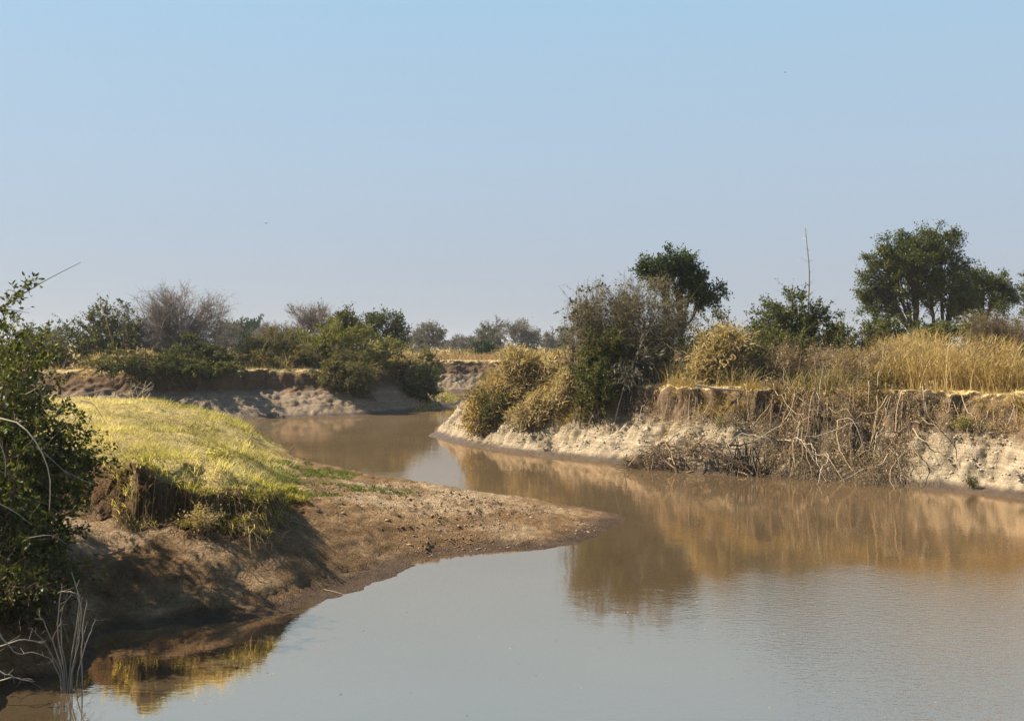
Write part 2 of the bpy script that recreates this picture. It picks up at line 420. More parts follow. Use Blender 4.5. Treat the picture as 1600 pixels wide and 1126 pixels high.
def water_mat():
    m, nt, out = new_mat('muddy_water')
    g = nt.nodes.new('ShaderNodeNewGeometry')
    def wn_(scale, sxy, detail=3):
        mp = nt.nodes.new('ShaderNodeMapping'); mp.inputs['Scale'].default_value = (*sxy, 1); mp.inputs['Rotation'].default_value = (0, 0, .25)
        nt.links.new(g.outputs['Position'], mp.inputs[0]); return noise(nt, scale, detail, .55, mp.outputs[0])
    calm = wn_(.9, (1, 1), 2); rip = wn_(4.2, (1, 1.9), 3); fine = wn_(15, (1, 2.0), 2)
    patch = mrange(nt, noise(nt, .085, 3), .47, .62)
    sep = nt.nodes.new('ShaderNodeSeparateXYZ'); nt.links.new(g.outputs['Position'], sep.inputs[0])
    lx = mrange(nt, math_(nt, 'SUBTRACT', sep.outputs['X'], math_(nt, 'MULTIPLY', sep.outputs['Y'], .10)), .5, 5.5)
    ly = mrange(nt, sep.outputs['Y'], 29, 22)
    breeze = math_(nt, 'ADD', math_(nt, 'MULTIPLY', patch, .12), math_(nt, 'MULTIPLY', lx, ly), True)
    hh = math_(nt, 'ADD', math_(nt, 'MULTIPLY', calm, .0045), math_(nt, 'MULTIPLY', rip, .0012))
    hh = math_(nt, 'ADD', hh, math_(nt, 'MULTIPLY', math_(nt, 'ADD', math_(nt, 'MULTIPLY', rip, .014), math_(nt, 'MULTIPLY', fine, .004)), breeze))
    b = nt.nodes.new('ShaderNodeBump'); b.inputs['Strength'].default_value = 1; b.inputs['Distance'].default_value = 1.0
    nt.links.new(hh, b.inputs['Height'])
    d = nt.nodes.new('ShaderNodeBsdfDiffuse')
    nt.links.new(ramp(nt, noise(nt, .15, 3), [(.35, (.090, .063, .036)), (.65, (.107, .077, .044))]), d.inputs['Color'])
    gl = nt.nodes.new('ShaderNodeBsdfGlossy'); gl.inputs['Roughness'].default_value = .015; gl.inputs['Color'].default_value = (1.0, .835, .69, 1)
    nt.links.new(b.outputs[0], gl.inputs['Normal'])
    fr = nt.nodes.new('ShaderNodeFresnel'); fr.inputs['IOR'].default_value = 14.0; nt.links.new(b.outputs[0], fr.inputs['Normal'])
    mx = nt.nodes.new('ShaderNodeMixShader'); nt.links.new(fr.outputs[0], mx.inputs[0])
    nt.links.new(d.outputs[0], mx.inputs[1]); nt.links.new(gl.outputs[0], mx.inputs[2]); nt.links.new(mx.outputs[0], out.inputs[0])
    return m
M['mud'] = mud_mat()
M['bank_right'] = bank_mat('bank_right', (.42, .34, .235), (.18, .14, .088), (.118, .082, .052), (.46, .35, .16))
M['bank_left'] = bank_mat('bank_left', (.29, .225, .158), (.145, .105, .07), (.11, .070, .042), (.46, .36, .17))  # darker than the right bank: part of its shade is in the colour
M['ground'] = ground_mat()
M['water'] = water_mat()

# ------------------------------------------------------------------ shorelines (world XY, water level z = 0)
def px(*uv): a = np.array(uv, float); return PZ(a[:, 0], a[:, 1], 0.0)
def xy(*p): return np.array(p, float)
SH_R = np.concatenate([xy((300, 20), (70, 26), (32, 33)), px((1700, 792), (1600, 780), (1520, 771), (1450, 764), (1380, 757), (1300, 750), (1240, 746), (1190, 743),
        (1100, 741), (1040, 734), (960, 724), (880, 717), (800, 708), (740, 698), (695, 688), (668, 680), (690, 668), (725, 655), (738, 645), (745, 632)),
        xy((1, 112), (10, 120), (30, 127), (70, 140), (160, 160), (300, 190))])
SH_L = np.concatenate([xy((-3000, 160), (-150, 105), (-70, 88), (-42, 82)), px((300, 657), (360, 655), (430, 653), (500, 652), (560, 650), (620, 645), (675, 640), (690, 637), (712, 635), (724, 631)),
        xy((-5.0, 107), (-6.2, 112), (-7.6, 121)), px((690, 612), (720, 612), (760, 611), (800, 612)), xy((12, 136), (40, 145), (80, 157), (170, 180), (300, 206), (3000, 700))])
SH_N = np.concatenate([xy((3000, 5), (60, 6), (20, 8), (8, 8), (0, 8.5), (-5, 10), (-8.2, 14)),
        px((0, 1078), (60, 1063), (125, 1050), (150, 1000), (190, 984), (260, 978), (340, 974), (410, 964), (455, 950), (500, 940), (560, 920),
           (610, 902), (645, 886), (655, 876), (700, 868), (770, 863), (840, 857), (905, 849), (925, 838), (955, 826), (978, 815), (972, 803), (940, 796), (890, 789),
           (830, 780), (760, 771), (700, 763), (650, 757), (600, 748), (560, 739), (520, 730), (480, 722), (440, 712), (420, 702), (400, 692)),
        xy((-16.5, 64), (-22, 68), (-30, 70), (-45, 71), (-80, 76), (-150, 92), (-3000, 140))])
CL_R = xy((300, 190), (300, 20)); CL_L = xy((3000, 5000), (-3000, 5000)); CL_N = xy((-3000, -3000), (3000, -3000))

def seg_dist(P, L):
    d = np.full(len(P), 1e9)
    for a, b in zip(L[:-1], L[1:]):
        ab = b - a; t = np.clip(((P - a) @ ab) / (ab @ ab), 0, 1)
        q = P - (a + t[:, None] * ab); d = np.minimum(d, np.hypot(q[:, 0], q[:, 1]))
    return d
def inside(P, L):
    c = np.zeros(len(P), bool); x, y = P[:, 0], P[:, 1]
    for a, b in zip(L, np.roll(L, -1, 0)):
        if a[1] == b[1]: continue
        k = (a[1] > y) != (b[1] > y)
        c ^= k & (x < (b[0] - a[0]) * (y - a[1]) / (b[1] - a[1]) + a[0])
    return c
def sdist(P, L, CL):
    d = seg_dist(P, L)
    return np.where(inside(P, np.concatenate([L, CL])), d, -d)

ZTOP = 3.85
def bank_height(P, L, CL, run, zs, crun, seed):
    """height of a cut bank: wet ledge, crusted clay slope, soil cliff, flat top"""
    x, y = P[:, 0], P[:, 1]
    s0 = sdist(P, L, CL)
    s = s0 + 0.75 * fbm(x * .33, y * .33, seed, 3) * smooth(.2, 2.2, s0) + .38 * fbm(x * 1.3, y * 1.3, seed + 3, 3) * smooth(.1, 1.2, s0)
    s = np.where(s0 < .05, s0, np.maximum(s, .05))
    s = s + .22 * fbm(x * 1.7, y * 1.7, seed + 17, 3) * smooth(1.5, .2, np.abs(s0))
    zz = np.interp(s, [-8, 0, .45, .9, run * .5, run, run + crun, run + crun + .5, 60], [-2.4, 0, .12, .45, zs * .52, zs, ZTOP - .12, ZTOP, ZTOP])
    if seed == 11:      # where roots and turf have slumped, the face is one rough ramp
        u = 800 + x / np.maximum(y, 1) * FPX + 60 * fbm(x * .3, y * .3, 77, 2)
        w = smooth(1185, 1250, u) * smooth(1450, 1395, u) + .7 * smooth(.42, .62, vn2(x * .3, y * .3, 89)) + .8 * smooth(905, 850, u)
        w = np.clip(w, 0, 1)
        ramp_z = np.interp(s, [-8, 0, .4, 5.6, 60], [-2.4, 0, .15, ZTOP, ZTOP])
        zz = zz * (1 - w) + ramp_z * w + w * smooth(.3, 1.2, s) * smooth(6, 5, s) * fbm(x * .9, y * .9, 78, 3) * 1.0
    else:
        w = .85 * smooth(.50, .62, vn2(x * .16, y * .16, 88))
        zz = zz * (1 - w) + np.interp(s, [-8, 0, .4, 6.0, 60], [-2.4, 0, .15, ZTOP, ZTOP]) * w
    rough = fbm(x * 2.6, y * 2.6, seed + 9, 4) * .20 + fbm(x * .9, y * .9, seed + 5, 3) * .17
    zz = zz + rough * smooth(.2, 1.0, s) * (1 - .75 * smooth(run + crun, run + crun + .8, s))
    zz = zz + smooth(run + 1, run + 6, s) * fbm(x * .08, y * .08, 5, 3) * .25
    return zz, s0, s

RUN_R, ZS_R, CR_R = 3.7, 2.15, .55
RUN_L, ZS_L, CR_L = 4.4, 2.35, .5
def z_right(P): return bank_height(P, SH_R, CL_R, RUN_R, ZS_R, CR_R, 11)[0]
def z_left(P): return bank_height(P, SH_L, CL_L, RUN_L, ZS_L, CR_L, 41)[0]

# ------------------------------------------------------------------ near mound and spit
def rbf_fit(P, z):
    r = np.linalg.norm(P[:, None] - P[None], axis=-1); K = r
    n = len(P); A = np.zeros((n + 3, n + 3)); A[:n, :n] = K + np.eye(n) * -.02; A[:n, n] = 1; A[:n, n + 1:] = P; A[n:, :n] = A[:n, n:].T
    w = np.linalg.solve(A, np.concatenate([z, np.zeros(3)]))
    def f(Q):
        o = np.zeros(len(Q))
        for k in range(0, len(Q), 40000):
            q = Q[k:k + 40000]; rr = np.linalg.norm(q[:, None] - P[None], axis=-1)
            o[k:k + 40000] = rr @ w[:n] + w[n] + q @ w[n + 1:]
        return o
    return f
def ctrl(rows):
    a = np.array(rows, float); return np.concatenate([PZ(a[:, 0], a[:, 1], a[:, 2])]), a[:, 2]
lp, lz = ctrl([(700, 800, .50), (780, 805, .40), (850, 820, .30), (910, 815, .22), (560, 790, .95), (500, 800, 1.1), (520, 760, 1.0), (600, 765, .7), (600, 850, .45), (560, 870, .40), (450, 860, .95), (350, 860, 1.15),
               (300, 900, .75), (250, 840, 1.4), (170, 805, 1.65), (180, 860, 1.15), (200, 920, .65), (300, 940, .40), (400, 920, .45), (480, 900, .38), (440, 830, 1.2), (640, 790, .65), (100, 850, 1.5), (60, 900, 1.7)])
lp = np.concatenate([lp, xy((-16, 60), (-25, 60), (-35, 55), (-25, 35), (-18, 32), (-12, 44), (-16, 20), (-11, 15), (-8, 8), (0, 3), (10, 2), (0, -10), (-30, 0), (30, -5), (-40, 30))])
lz = np.concatenate([lz, [.3, .5, 1, 1.7, 1.6, .9, 2.6, 2.0, 2.4, 4.2, 4.2, 4.3, 4.3, 4.3, 3]])
hp, hz = ctrl([(160, 722, 3.1), (220, 718, 3.1), (290, 716, 3.08), (350, 722, 2.95), (400, 735, 2.35), (440, 752, 1.8), (480, 768, 1.3), (520, 775, 1.05), (150, 625, 2.95), (200, 624, 2.95), (260, 628, 2.85), (310, 641, 2.65), (345, 658, 2.2),
               (380, 681, 1.6), (410, 698, 1.0), (440, 716, .6), (470, 730, .7), (520, 745, .7), (300, 680, 2.9), (380, 710, 2.1), (200, 670, 3.0), (440, 740, 1.3), (80, 640, 3.0), (60, 720, 2.7)])
hp = np.concatenate([hp, xy((-15, 61), (-22, 64), (-30, 66), (-40, 66), (-45, 50), (-40, 30), (-30, 5), (0, 3), (0, -10), (30, -5))])
hz = np.concatenate([hz, [.8, 1.2, 1.5, 1.8, 3.2, 3.4, 4.3, 4.2, 4.3, 4.3]])
f_low, f_high = rbf_fit(lp, lz), rbf_fit(hp, hz)
CLIFF = np.concatenate([xy((-45, 28.2), (-22, 26.6), (-15, 26.3)), np.array([PZ(u, v, z) for u, v, z in ((150, 806, 1.65), (200, 812, 1.6), (255, 822, 1.5), (300, 826, 1.45), (345, 829, 1.4), (400, 828, 1.3), (440, 815, 1.2), (470, 795, 1.05), (500, 775, 1.0), (500, 755, .9), (470, 735, .7))]).reshape(-1, 2)])
CLIFF_CL = xy((-12, 60), (-45, 66))
def mound(P):
    x, y = P[:, 0], P[:, 1]
    s = sdist(P, SH_N, CL_N)
    s = s + (.30 * fbm(x * 1.1, y * 1.1, 91, 3) + .16 * fbm(x * 4, y * 4, 92, 3)) * smooth(3, .5, np.abs(s))
    e = fbm(x * .7, y * .7, 3, 4)
    sc = sdist(P, CLIFF, CLIFF_CL)
    scn = sc + .85 * fbm(x * .55, y * .55, 21, 3) + .40 * fbm(x * 1.9, y * 1.9, 23, 4) + .2 * fbm(x * 6, y * 6, 24, 2)
    ease = smooth(-9.6, -7.6, x)
    wd = .22 + .85 * smooth(.35, .75, vn2(x * .8, y * .8, 26)) * (1 - ease); m = smooth(.2 - wd * .6, .25 + wd * .55, scn) * (1 - .6 * ease) + .6 * ease * smooth(.1, 2.4, scn)
    low = np.clip(f_low(P), .05, 4.4); high = np.clip(f_high(P), .05, 4.4)
    gully = smooth(.1, .9, np.abs(fbm(x * .9, y * .45, 29, 3)) * 3)
    z = low + np.maximum(high - low, 0) * m
    # a soft slump apron below the cliff
    z = z + .25 * np.exp(-np.maximum(-scn, 0) / .5) * (1 - m) * np.clip(high - low, 0, 1) * (.5 + e)
    zin = z * (1 - np.exp(-np.maximum(s, 0) / .85))
    z = np.where(s > 0, zin, np.maximum(.22 * s, -2.2))
    amp = smooth(0, 3.2, s)
    lumps = fbm(x * 1.6, y * 1.6, 31, 4) * .10 + fbm(x * 4.5, y * 4.5, 33, 3) * .065 + np.maximum(fbm(x * 2.2, y * 2.2, 34, 3), .08) * .12
    # trampled, cloddy ground along the ridge of the spit
    u = smooth(-7.5, -3, x) * smooth(26, 29, y)
    lumps = lumps + u * (np.abs(fbm(x * 4.2, y * 4.2, 35, 3)) * .16 + fbm(x * 11, y * 11, 37, 2) * .04)
    z = z + lumps * amp
    # cracks where the drying ledge slips towards the water
    for k, (off, dep) in enumerate(((.95, .13), (1.75, .09))):
        q = s + .35 * fbm(x * .9, y * .9, 50 + k, 3) - off
        z = z - dep * np.exp(-(q / .075) ** 2) * smooth(.45, .55, vn2(x * .6 + k * 9, y * .6, 60)) * smooth(-13, -11, x) * smooth(0, -2, x)
        z = z - dep * .6 * smooth(0, -.08, q) * smooth(-13, -11, x) * smooth(1, -2, x) * smooth(0, .3, s)
    z = np.where(s > 0, np.maximum(z, np.minimum(.006 + .06 * s, .05)), z)
    return z, s, scn, m, low, high
def z_near(P): return mound(P)[0]
def ground_z(P):
    P = np.atleast_2d(np.asarray(P, float))
    far = P[:, 1] > 74
    out = np.zeros(len(P))
    sR = sdist(P, SH_R, CL_R); sN = sdist(P, SH_N, CL_N)
    r = sR > -.5; n = ~r & (sN > -1); l = ~r & ~n
    if r.any(): out[r] = z_right(P[r])
    if n.any(): out[n] = z_near(P[n])
    if l.any(): out[l] = z_left(P[l])
    return out

def grid_mesh(name, x0, x1, y0, y1, step, zfun, keep, mat, disp=None):
    xs = np.arange(x0, x1 + step, step); ys = np.arange(y0, y1 + step, step)
    X, Y = np.meshgrid(xs, ys); P = np.stack([X.ravel(), Y.ravel()], 1)
    k = keep(P).reshape(X.shape)
    cell = k[:-1, :-1] & k[1:, :-1] & k[:-1, 1:] & k[1:, 1:]
    idx = np.arange(X.size).reshape(X.shape)
    F = np.stack([idx[:-1, :-1][cell], idx[:-1, 1:][cell], idx[1:, 1:][cell], idx[1:, :-1][cell]], 1)
    used = np.unique(F); remap = np.zeros(X.size, int); remap[used] = np.arange(len(used))
    P = P[used]; F = remap[F]
    z, extra = zfun(P)
    V = np.column_stack([P, z])
    if disp is not None: V = disp(V)
    me = mesh_from(name, V, F, mat, None, True, extra)
    o = bpy.data.objects.new(name, me); link(o); o['kind'] = 'structure'
    return o
def cut_disp(zf, run, crun, L, CL, seed):
    def d(V):
        P = V[:, :2]; e = .15
        s = sdist(P, L, CL)
        gx = (sdist(P + [e, 0], L, CL) - s) / e; gy = (sdist(P + [0, e], L, CL) - s) / e
        q = vn3(V[:, 0] * 1.5, V[:, 1] * 1.5, V[:, 2] * 2.2, seed) - .5
        tt = V[:, 0] * .67 - V[:, 1] * .74
        rill = np.abs(fbm(tt * 1.1 + .25 * V[:, 2], V[:, 2] * .30 + 9, seed + 31, 3)) * 2
        q = q * .7 + (.35 - rill) * .45
        q2 = vn3(V[:, 0] * 4.5, V[:, 1] * 4.5, V[:, 2] * 6.5, seed + 5) - .5
        amt = (q * .55 + q2 * .28) * smooth(.6, 1.4, V[:, 2])
        # undercut: the turf lip hangs over the face
        lip = -.16 * smooth(ZTOP - .5, ZTOP - .1, V[:, 2]) * (1 - smooth(run + crun + .6, run + crun + 1.6, s))
        V[:, 0] += gx * (amt + lip); V[:, 1] += gy * (amt + lip)
        fac = smooth(.2, .8, V[:, 2]) * (1 - smooth(ZTOP - .4, ZTOP - .1, V[:, 2]))
        # angular crusts that stand proud of the slope
        vx = vn3(V[:, 0] * 2.2 + 9, V[:, 1] * 2.2, V[:, 2] * 1.6, seed + 8)
        V[:, 2] += fac * (np.abs(vx * 2 - 1) - .45) * .16
        return V
    return d

def near_z(P):
    z, s, scn, m, low, high = mound(P)
    x, y = P[:, 0], P[:, 1]
    n = fbm(x * .6, y * .6, 71, 3)
    # dry pale ground: the flat below the cliff and the crest of the spit
    c1 = PZ(np.array([235.]), np.array([842.]), 1.2)[0]; c2 = PZ(np.array([690.]), np.array([785.]), .5)[0]
    pale = np.exp(-(((x - c1[0]) / 3.3) ** 2 + ((y - c1[1]) / 1.7) ** 2))
    pale = np.maximum(pale, .95 * np.exp(-(((x - c2[0]) / 3.6) ** 2 + ((y - c2[1]) / 6.0) ** 2)))
    pale = np.clip(smooth(.25, .8, pale + n * .8), 0, 1)
    step = np.clip((high - low) * 1.4, 0, 1)
    cliff = smooth(-.75, -.1, scn + n * .5) * (1 - smooth(.35, .9, scn)) * step
    g = smooth(.35, .9, scn + n * .8) * smooth(.5, 1.3, high + n)
    return z, {'pale': pale, 'cliff': cliff, 'grassy': g}
def near_keep(P):
    s = sdist(P, SH_N, CL_N); return (s > -1.1) & (P[:, 0] > -.60 * np.maximum(P[:, 1], 0) - 7)
def near_disp(V):
    P = V[:, :2]; x, y, z = V.T.copy(); sc = sdist(P, CLIFF, CLIFF_CL)
    f = smooth(-1.2, -.2, sc) * smooth(1.5, .6, sc) * smooth(33, 30, y)
    q = vn3(x * 2.2, y * 2.2, z * 1.3, 81) - .5; q2 = vn3(x * 7, y * 7, z * 5, 83) - .5
    V[:, 1] += f * (q * .55 + q2 * .42); V[:, 0] += f * q2 * .4; V[:, 2] += f * (vn3(x * 5, y * 5, z * 9, 85) - .5) * .16
    return V
near_bank = grid_mesh('near_bank', -38, 8.5, -5, 70, .11, near_z, near_keep, M['mud'], near_disp)
right_bank = grid_mesh('right_bank', -9, 36, 28, 76, .088, lambda P: (z_right(P), None), lambda P: (lambda s: (s > -1.0) & (s < 6.8))(sdist(P, SH_R, CL_R)), M['bank_right'],
                       cut_disp(z_right, RUN_R, CR_R, SH_R, CL_R, 3))
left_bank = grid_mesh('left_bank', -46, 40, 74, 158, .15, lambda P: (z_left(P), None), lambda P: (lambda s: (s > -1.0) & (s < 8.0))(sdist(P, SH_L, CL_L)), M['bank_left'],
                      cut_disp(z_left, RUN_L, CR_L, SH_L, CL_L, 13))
# the plain: one sheet that reaches the horizon, open only where the river and the finer banks are
g1 = np.arange(-160, 160.1, 2.0); g2 = np.array([164, 172, 186, 210, 250, 320, 430, 600, 850, 1200, 1800, 2500, 2990.])
xs = np.concatenate([-g2[::-1], g1, g2])
ys = np.concatenate([[-2990, -1500, -700, -300, -150, -80, -50, -40, -34], np.arange(-30, 240.1, 2.0), [244, 252, 266, 290, 330, 400, 500, 650, 850, 1150, 1600, 2200, 3000, 4000, 4990]])
X, Y = np.meshgrid(xs, ys); P = np.stack([X.ravel(), Y.ravel()], 1)
sR, sL, sN = sdist(P, SH_R, CL_R), sdist(P, SH_L, CL_L), sdist(P, SH_N, CL_N)
Z = np.full(len(P), -2.4)
fine = (P[:, 0] > -46) & (P[:, 0] < 40) & (P[:, 1] > 12) & (P[:, 1] < 158)
hi = ZTOP + fbm(P[:, 0] * .08, P[:, 1] * .08, 5, 3) * .25 - .05
for s in (sR, sL, sN):
    w = smooth(5.0, 8.0, s) if s is not sN else smooth(1.5, 7, s)
    w0 = np.where(fine, w, np.maximum(w, smooth(0, 5, s)))
    Z = np.where(s > 0, -2.4 + (hi + 2.4) * w0, Z)
nb = (P[:, 0] > -41) & (P[:, 0] > -.62 * np.maximum(P[:, 1], 0) - 5) & (P[:, 0] < 7.5) & (P[:, 1] > -3.5) & (P[:, 1] < 72)
Z = np.where(nb & (sN > -4), -2.6, Z)
idx = np.arange(X.size).reshape(X.shape)
F = np.stack([idx[:-1, :-1], idx[:-1, 1:], idx[1:, 1:], idx[1:, :-1]], -1).reshape(-1, 4)
ground = bpy.data.objects.new('ground', mesh_from('ground', np.column_stack([P, Z]), F, M['ground'], None, True)); link(ground); ground['kind'] = 'structure'
river = bpy.data.objects.new('river', mesh_from('river', [(-400, -10, 0), (320, -10, 0), (320, 330, 0), (-400, 330, 0)], [(0, 1, 2, 3)], M['water'])); link(river); river['kind'] = 'structure'

# ------------------------------------------------------------------ plants
def reseed(k):
    global rng
    rng = np.random.default_rng(k)
def lobe_world(l, D):
    u0, v0, u1, v1 = l[:4]; dep = l[4] if len(l) > 4 else .8; off = l[5] if len(l) > 5 else 0.0
    c = PD((u0 + u1) / 2, (v0 + v1) / 2, D + off)
    rx = abs(u1 - u0) / 2 * (D + off) / FPX; rz = abs(v1 - v0) / 2 * (D + off) / FPX
    return np.array(c), np.array([rx, rx * dep, rz])
def pick_targets(lobes, n, kmin=.45, knobs=4):
    # every lobe gets smaller knobs on its surface, so that no outline is a plain ball
    more = []
    for c, r in lobes:
        more.append((c, r * .84))
        for _ in range(knobs):
            d = rdir(1)[0]; d[2] = abs(d[2]) * 1.0 if R() < .75 else d[2]
            more.append((c + d * r * U(.62, .92), r * U(.22, .50)))
    lobes = more
    w = np.array([r[0] * r[2] for _, r in lobes]) ** .9; w /= w.sum()
    i = rng.choice(len(lobes), n, p=w)
    C = np.array([c for c, _ in lobes])[i]; Rr = np.array([r for _, r in lobes])[i]
    k = (kmin ** 3 + (1 - kmin ** 3) * R(n)) ** (1 / 3)
    return C + rdir(n) * Rr * k[:, None], i
SPEC = {
 # limbs, twigs, twig length (m), sub twigs, leaves, leaf size, materials, tubes
 'green':  dict(limbs=70, twigs=1500, tl=.75, sub=0, leaves=13000, ls=.115, bark='twig_brown', leaf='leaf_mid', up=.35),
 'dark':   dict(limbs=70, twigs=1200, tl=.7, sub=0, leaves=15000, ls=.12, bark='twig_brown', leaf='leaf_dark', up=.3),
 'olive':  dict(limbs=70, twigs=1900, tl=.75, sub=0, leaves=9000, ls=.10, bark='twig_tan', leaf='leaf_olive', up=.45),
 'lime':   dict(limbs=70, twigs=1500, tl=.7, sub=0, leaves=11000, ls=.10, bark='twig_tan', leaf='leaf_lime', up=.45),
 'bare':   dict(limbs=90, twigs=3600, tl=.9, sub=7500, leaves=1500, ls=.08, bark='twig_grey', leaf='leaf_olive', up=.35),
 'dry':    dict(limbs=90, twigs=2800, tl=.7, sub=0, leaves=8000, ls=.30, asp=.16, bark='twig_tan', leaf='leaf_dry', up=.25),
 'far':    dict(limbs=60, twigs=900, tl=1.7, sub=0, leaves=8000, ls=.30, bark='twig_grey', leaf='leaf_grey', up=.3),
}
def finish(root, mb_t, mb_l, bark, leaf, leaf_name='foliage', stem_name='trunk'):
    loc = np.array(root.location)
    a = mb_t.build(stem_name, M[bark], root, loc)
    b = mb_l.build(leaf_name, M[leaf], root, loc) if mb_l.n else None
    return a, b
def shrub(name, label, cat, u, D, lobes, spec, seed, group=None, n=1.0, spread=1.0, base_z=None, extra=None, **kw):
    """many-stemmed bush whose stems fan from its foot into the lobes of its crown"""
    reseed(seed); s = dict(SPEC[spec]); s.update(kw)
    x, y = PD(u, 540, D)[:2]; gz = float(ground_z([(x, y)])[0]) if base_z is None else base_z
    root = empty(name, label, cat, (x, y, gz), group)
    L = [lobe_world(l, D) for l in lobes]
    W = max(r[0] for _, r in L)
    nl = int(s['limbs'] * max(n, .6)); tg, li = pick_targets(L, nl, .5)
    tg[:, 2] = np.maximum(tg[:, 2], gz + .25)
    base = np.array([x, y, gz]) + np.column_stack([rng.normal(size=nl) * W * spread * .5, rng.normal(size=nl) * W * spread * .4, np.zeros(nl)])
    base = base + (tg - base) * np.array([.35, .35, 0]) * U(0, 1, nl)[:, None]
    gb = ground_z(base[:, :2]); bad = gb < .15; base[bad] = [x, y, gz]; gb[bad] = gz
    base[:, 2] = np.minimum(gb - .05, tg[:, 2] - .1)
    mid = base + (tg - base) * np.array([.35, .35, .7]) + rng.normal(size=(nl, 3)) * .15
    limbs = wiggle(bez(base, mid, tg, 8), .10)
    ctr = np.mean([c for c, _ in L], 0)
    T = MB(); Lf = MB()
    k = D / 55.0; TW = .55 if spec in ('bare', 'dry') else .36
    T.add(*tubes(limbs, U(.015, .035, nl) * max(k, .7), .007 * max(k, .7), 4))
    tw, _ = sprout(limbs, int(s['twigs'] * n * TW), .12, 1, s['tl'] * 1.08, 3, 1.0, .5, s['up'], .6, ctr, s.get('droop', .15), .10, .7)
    th = max(k, .6) * s.get('thick', 1)
    T.add(*tubes(tw, .0098 * th, .0045 * th, 3))
    # long loose shoots that break the outline
    ws, _ = sprout(limbs, int(s.get('wisps', 70) * n), .6, 1, s['tl'] * 2.0, 4, .7, .6, .35, .9, ctr, .22, .05)
    T.add(*tubes(ws, .009 * max(k, .6), .003 * max(k, .6), 3))
    if s['leaves']: Lf.add(*leaves(ws, int(s.get('wisps', 70) * n) * 9, s['ls'], .2, 1, .04, s.get('asp', .55)))
    src = tw
    if s['sub']:
        t2, _ = sprout(tw, int(s['sub'] * n * .62), .25, 1, s['tl'] * .65, 2, 1.0, .55, .1, .2, ctr, .1, .1)
        T.add(*tubes(t2, .0066 * th, .0035 * th, 3)); src = t2 if s['leaves'] < 3000 else tw
    if s['leaves']:
        Lf.add(*leaves(src, int(s['leaves'] * n * .95), s['ls'] * 1.38, .2, 1.0, s.get('jit', .09), s.get('asp', .6)))
    if extra: extra(root, T, Lf, limbs, tw)
    finish(root, T, Lf, s['bark'], s['leaf'], 'foliage', 'stem')
    return root
def tree(name, label, cat, u, D, lobes, spec, seed, group=None, forks=((0, 0),), trunk_r=.3, fork_h=.35, n=1.0, tu=None, **kw):
    """trunk(s), limbs to each lobe of the crown, branches, twigs, leaf clumps"""
    reseed(seed); s = dict(SPEC[spec]); s.update(kw)
    x, y = PD(u, 540, D)[:2]; gz = float(ground_z([(x, y)])[0])
    root = empty(name, label, cat, (x, y, gz), group)
    L = [lobe_world(l, D) for l in lobes]
    top = max(c[2] + r[2] for c, r in L); H = top - gz
    T = MB(); Lf = MB(); k = D / 55.0
    foot = np.array([x, y, gz - .1]); heads = []
    for (du, lean) in forks:
        b = foot + np.array([du, 0, 0]); h = b + np.array([lean, U(-.4, .4), H * fork_h])
        P = wiggle(bez(b[None], (b * .45 + h * .55 + [lean * -.15, 0, 0])[None], h[None], 9), .06 * trunk_r / .3)
        T.add(*tubes(P, trunk_r / math.sqrt(len(forks)) * 1.15, trunk_r * .62 / math.sqrt(len(forks)), 8)); heads.append(P[0, -1])
    heads = np.array(heads); C = np.array([c for c, _ in L]); Rr = np.array([r for _, r in L])
    hi = np.argmin(np.linalg.norm(C[:, None, :2] - heads[None, :, :2], axis=-1), 1)
    main = wiggle(bez(heads[hi], (heads[hi] * .5 + C * .5) + np.array([0, 0, .06 * H]) * 1.0, C + Rr * np.array([0, 0, .3]), 9), .22)
    T.add(*tubes(main, trunk_r * .5, trunk_r * .14, 6))
    nl = int(s['limbs'] * n); tg, li = pick_targets(L, nl, .55)
    li = li // 5
    t0 = U(.35, .95, nl); o, _ = at_t(main, li, t0)
    mid = o * .5 + tg * .5 + np.array([0, 0, .05 * H]) + rng.normal(size=(nl, 3)) * .25
    limbs = wiggle(bez(o, mid, tg, 6), .15)
    T.add(*tubes(limbs, trunk_r * .14, .012 * k, 4))
    ctr = C.mean(0) - np.array([0, 0, .15 * H])
    tw, _ = sprout(limbs, int(s['twigs'] * n * .62), .55, 1, s['tl'], 3, 1.0, .4, s['up'], .7, ctr, .1, .1, .6)
    T.add(*tubes(tw, .010 * k, .004 * k, 3))
    if s['leaves']: Lf.add(*leaves(tw, int(s['leaves'] * n * .85), s['ls'] * 1.06, .2, 1, s.get('jit', .12), .6, s.get('lup', .35), clump=.45))
    finish(root, T, Lf, s['bark'], s['leaf'], 'crown', 'trunk')
    return root

def wand_extra(n, L, r=.012, mat='twig_pale', bend=.25):
    def f(root, T, Lf, limbs, tw):
        P, _ = sprout(limbs, n, .3, .95, L, 7, .8, .3, .7, .5, None, bend, .05)
        for p in P:
            q = MB(); q.add(*tubes(p[None], r * U(.7, 1.2), r * .35, 4)); q.build('wand', M[mat], root, np.array(root.location))
    return f

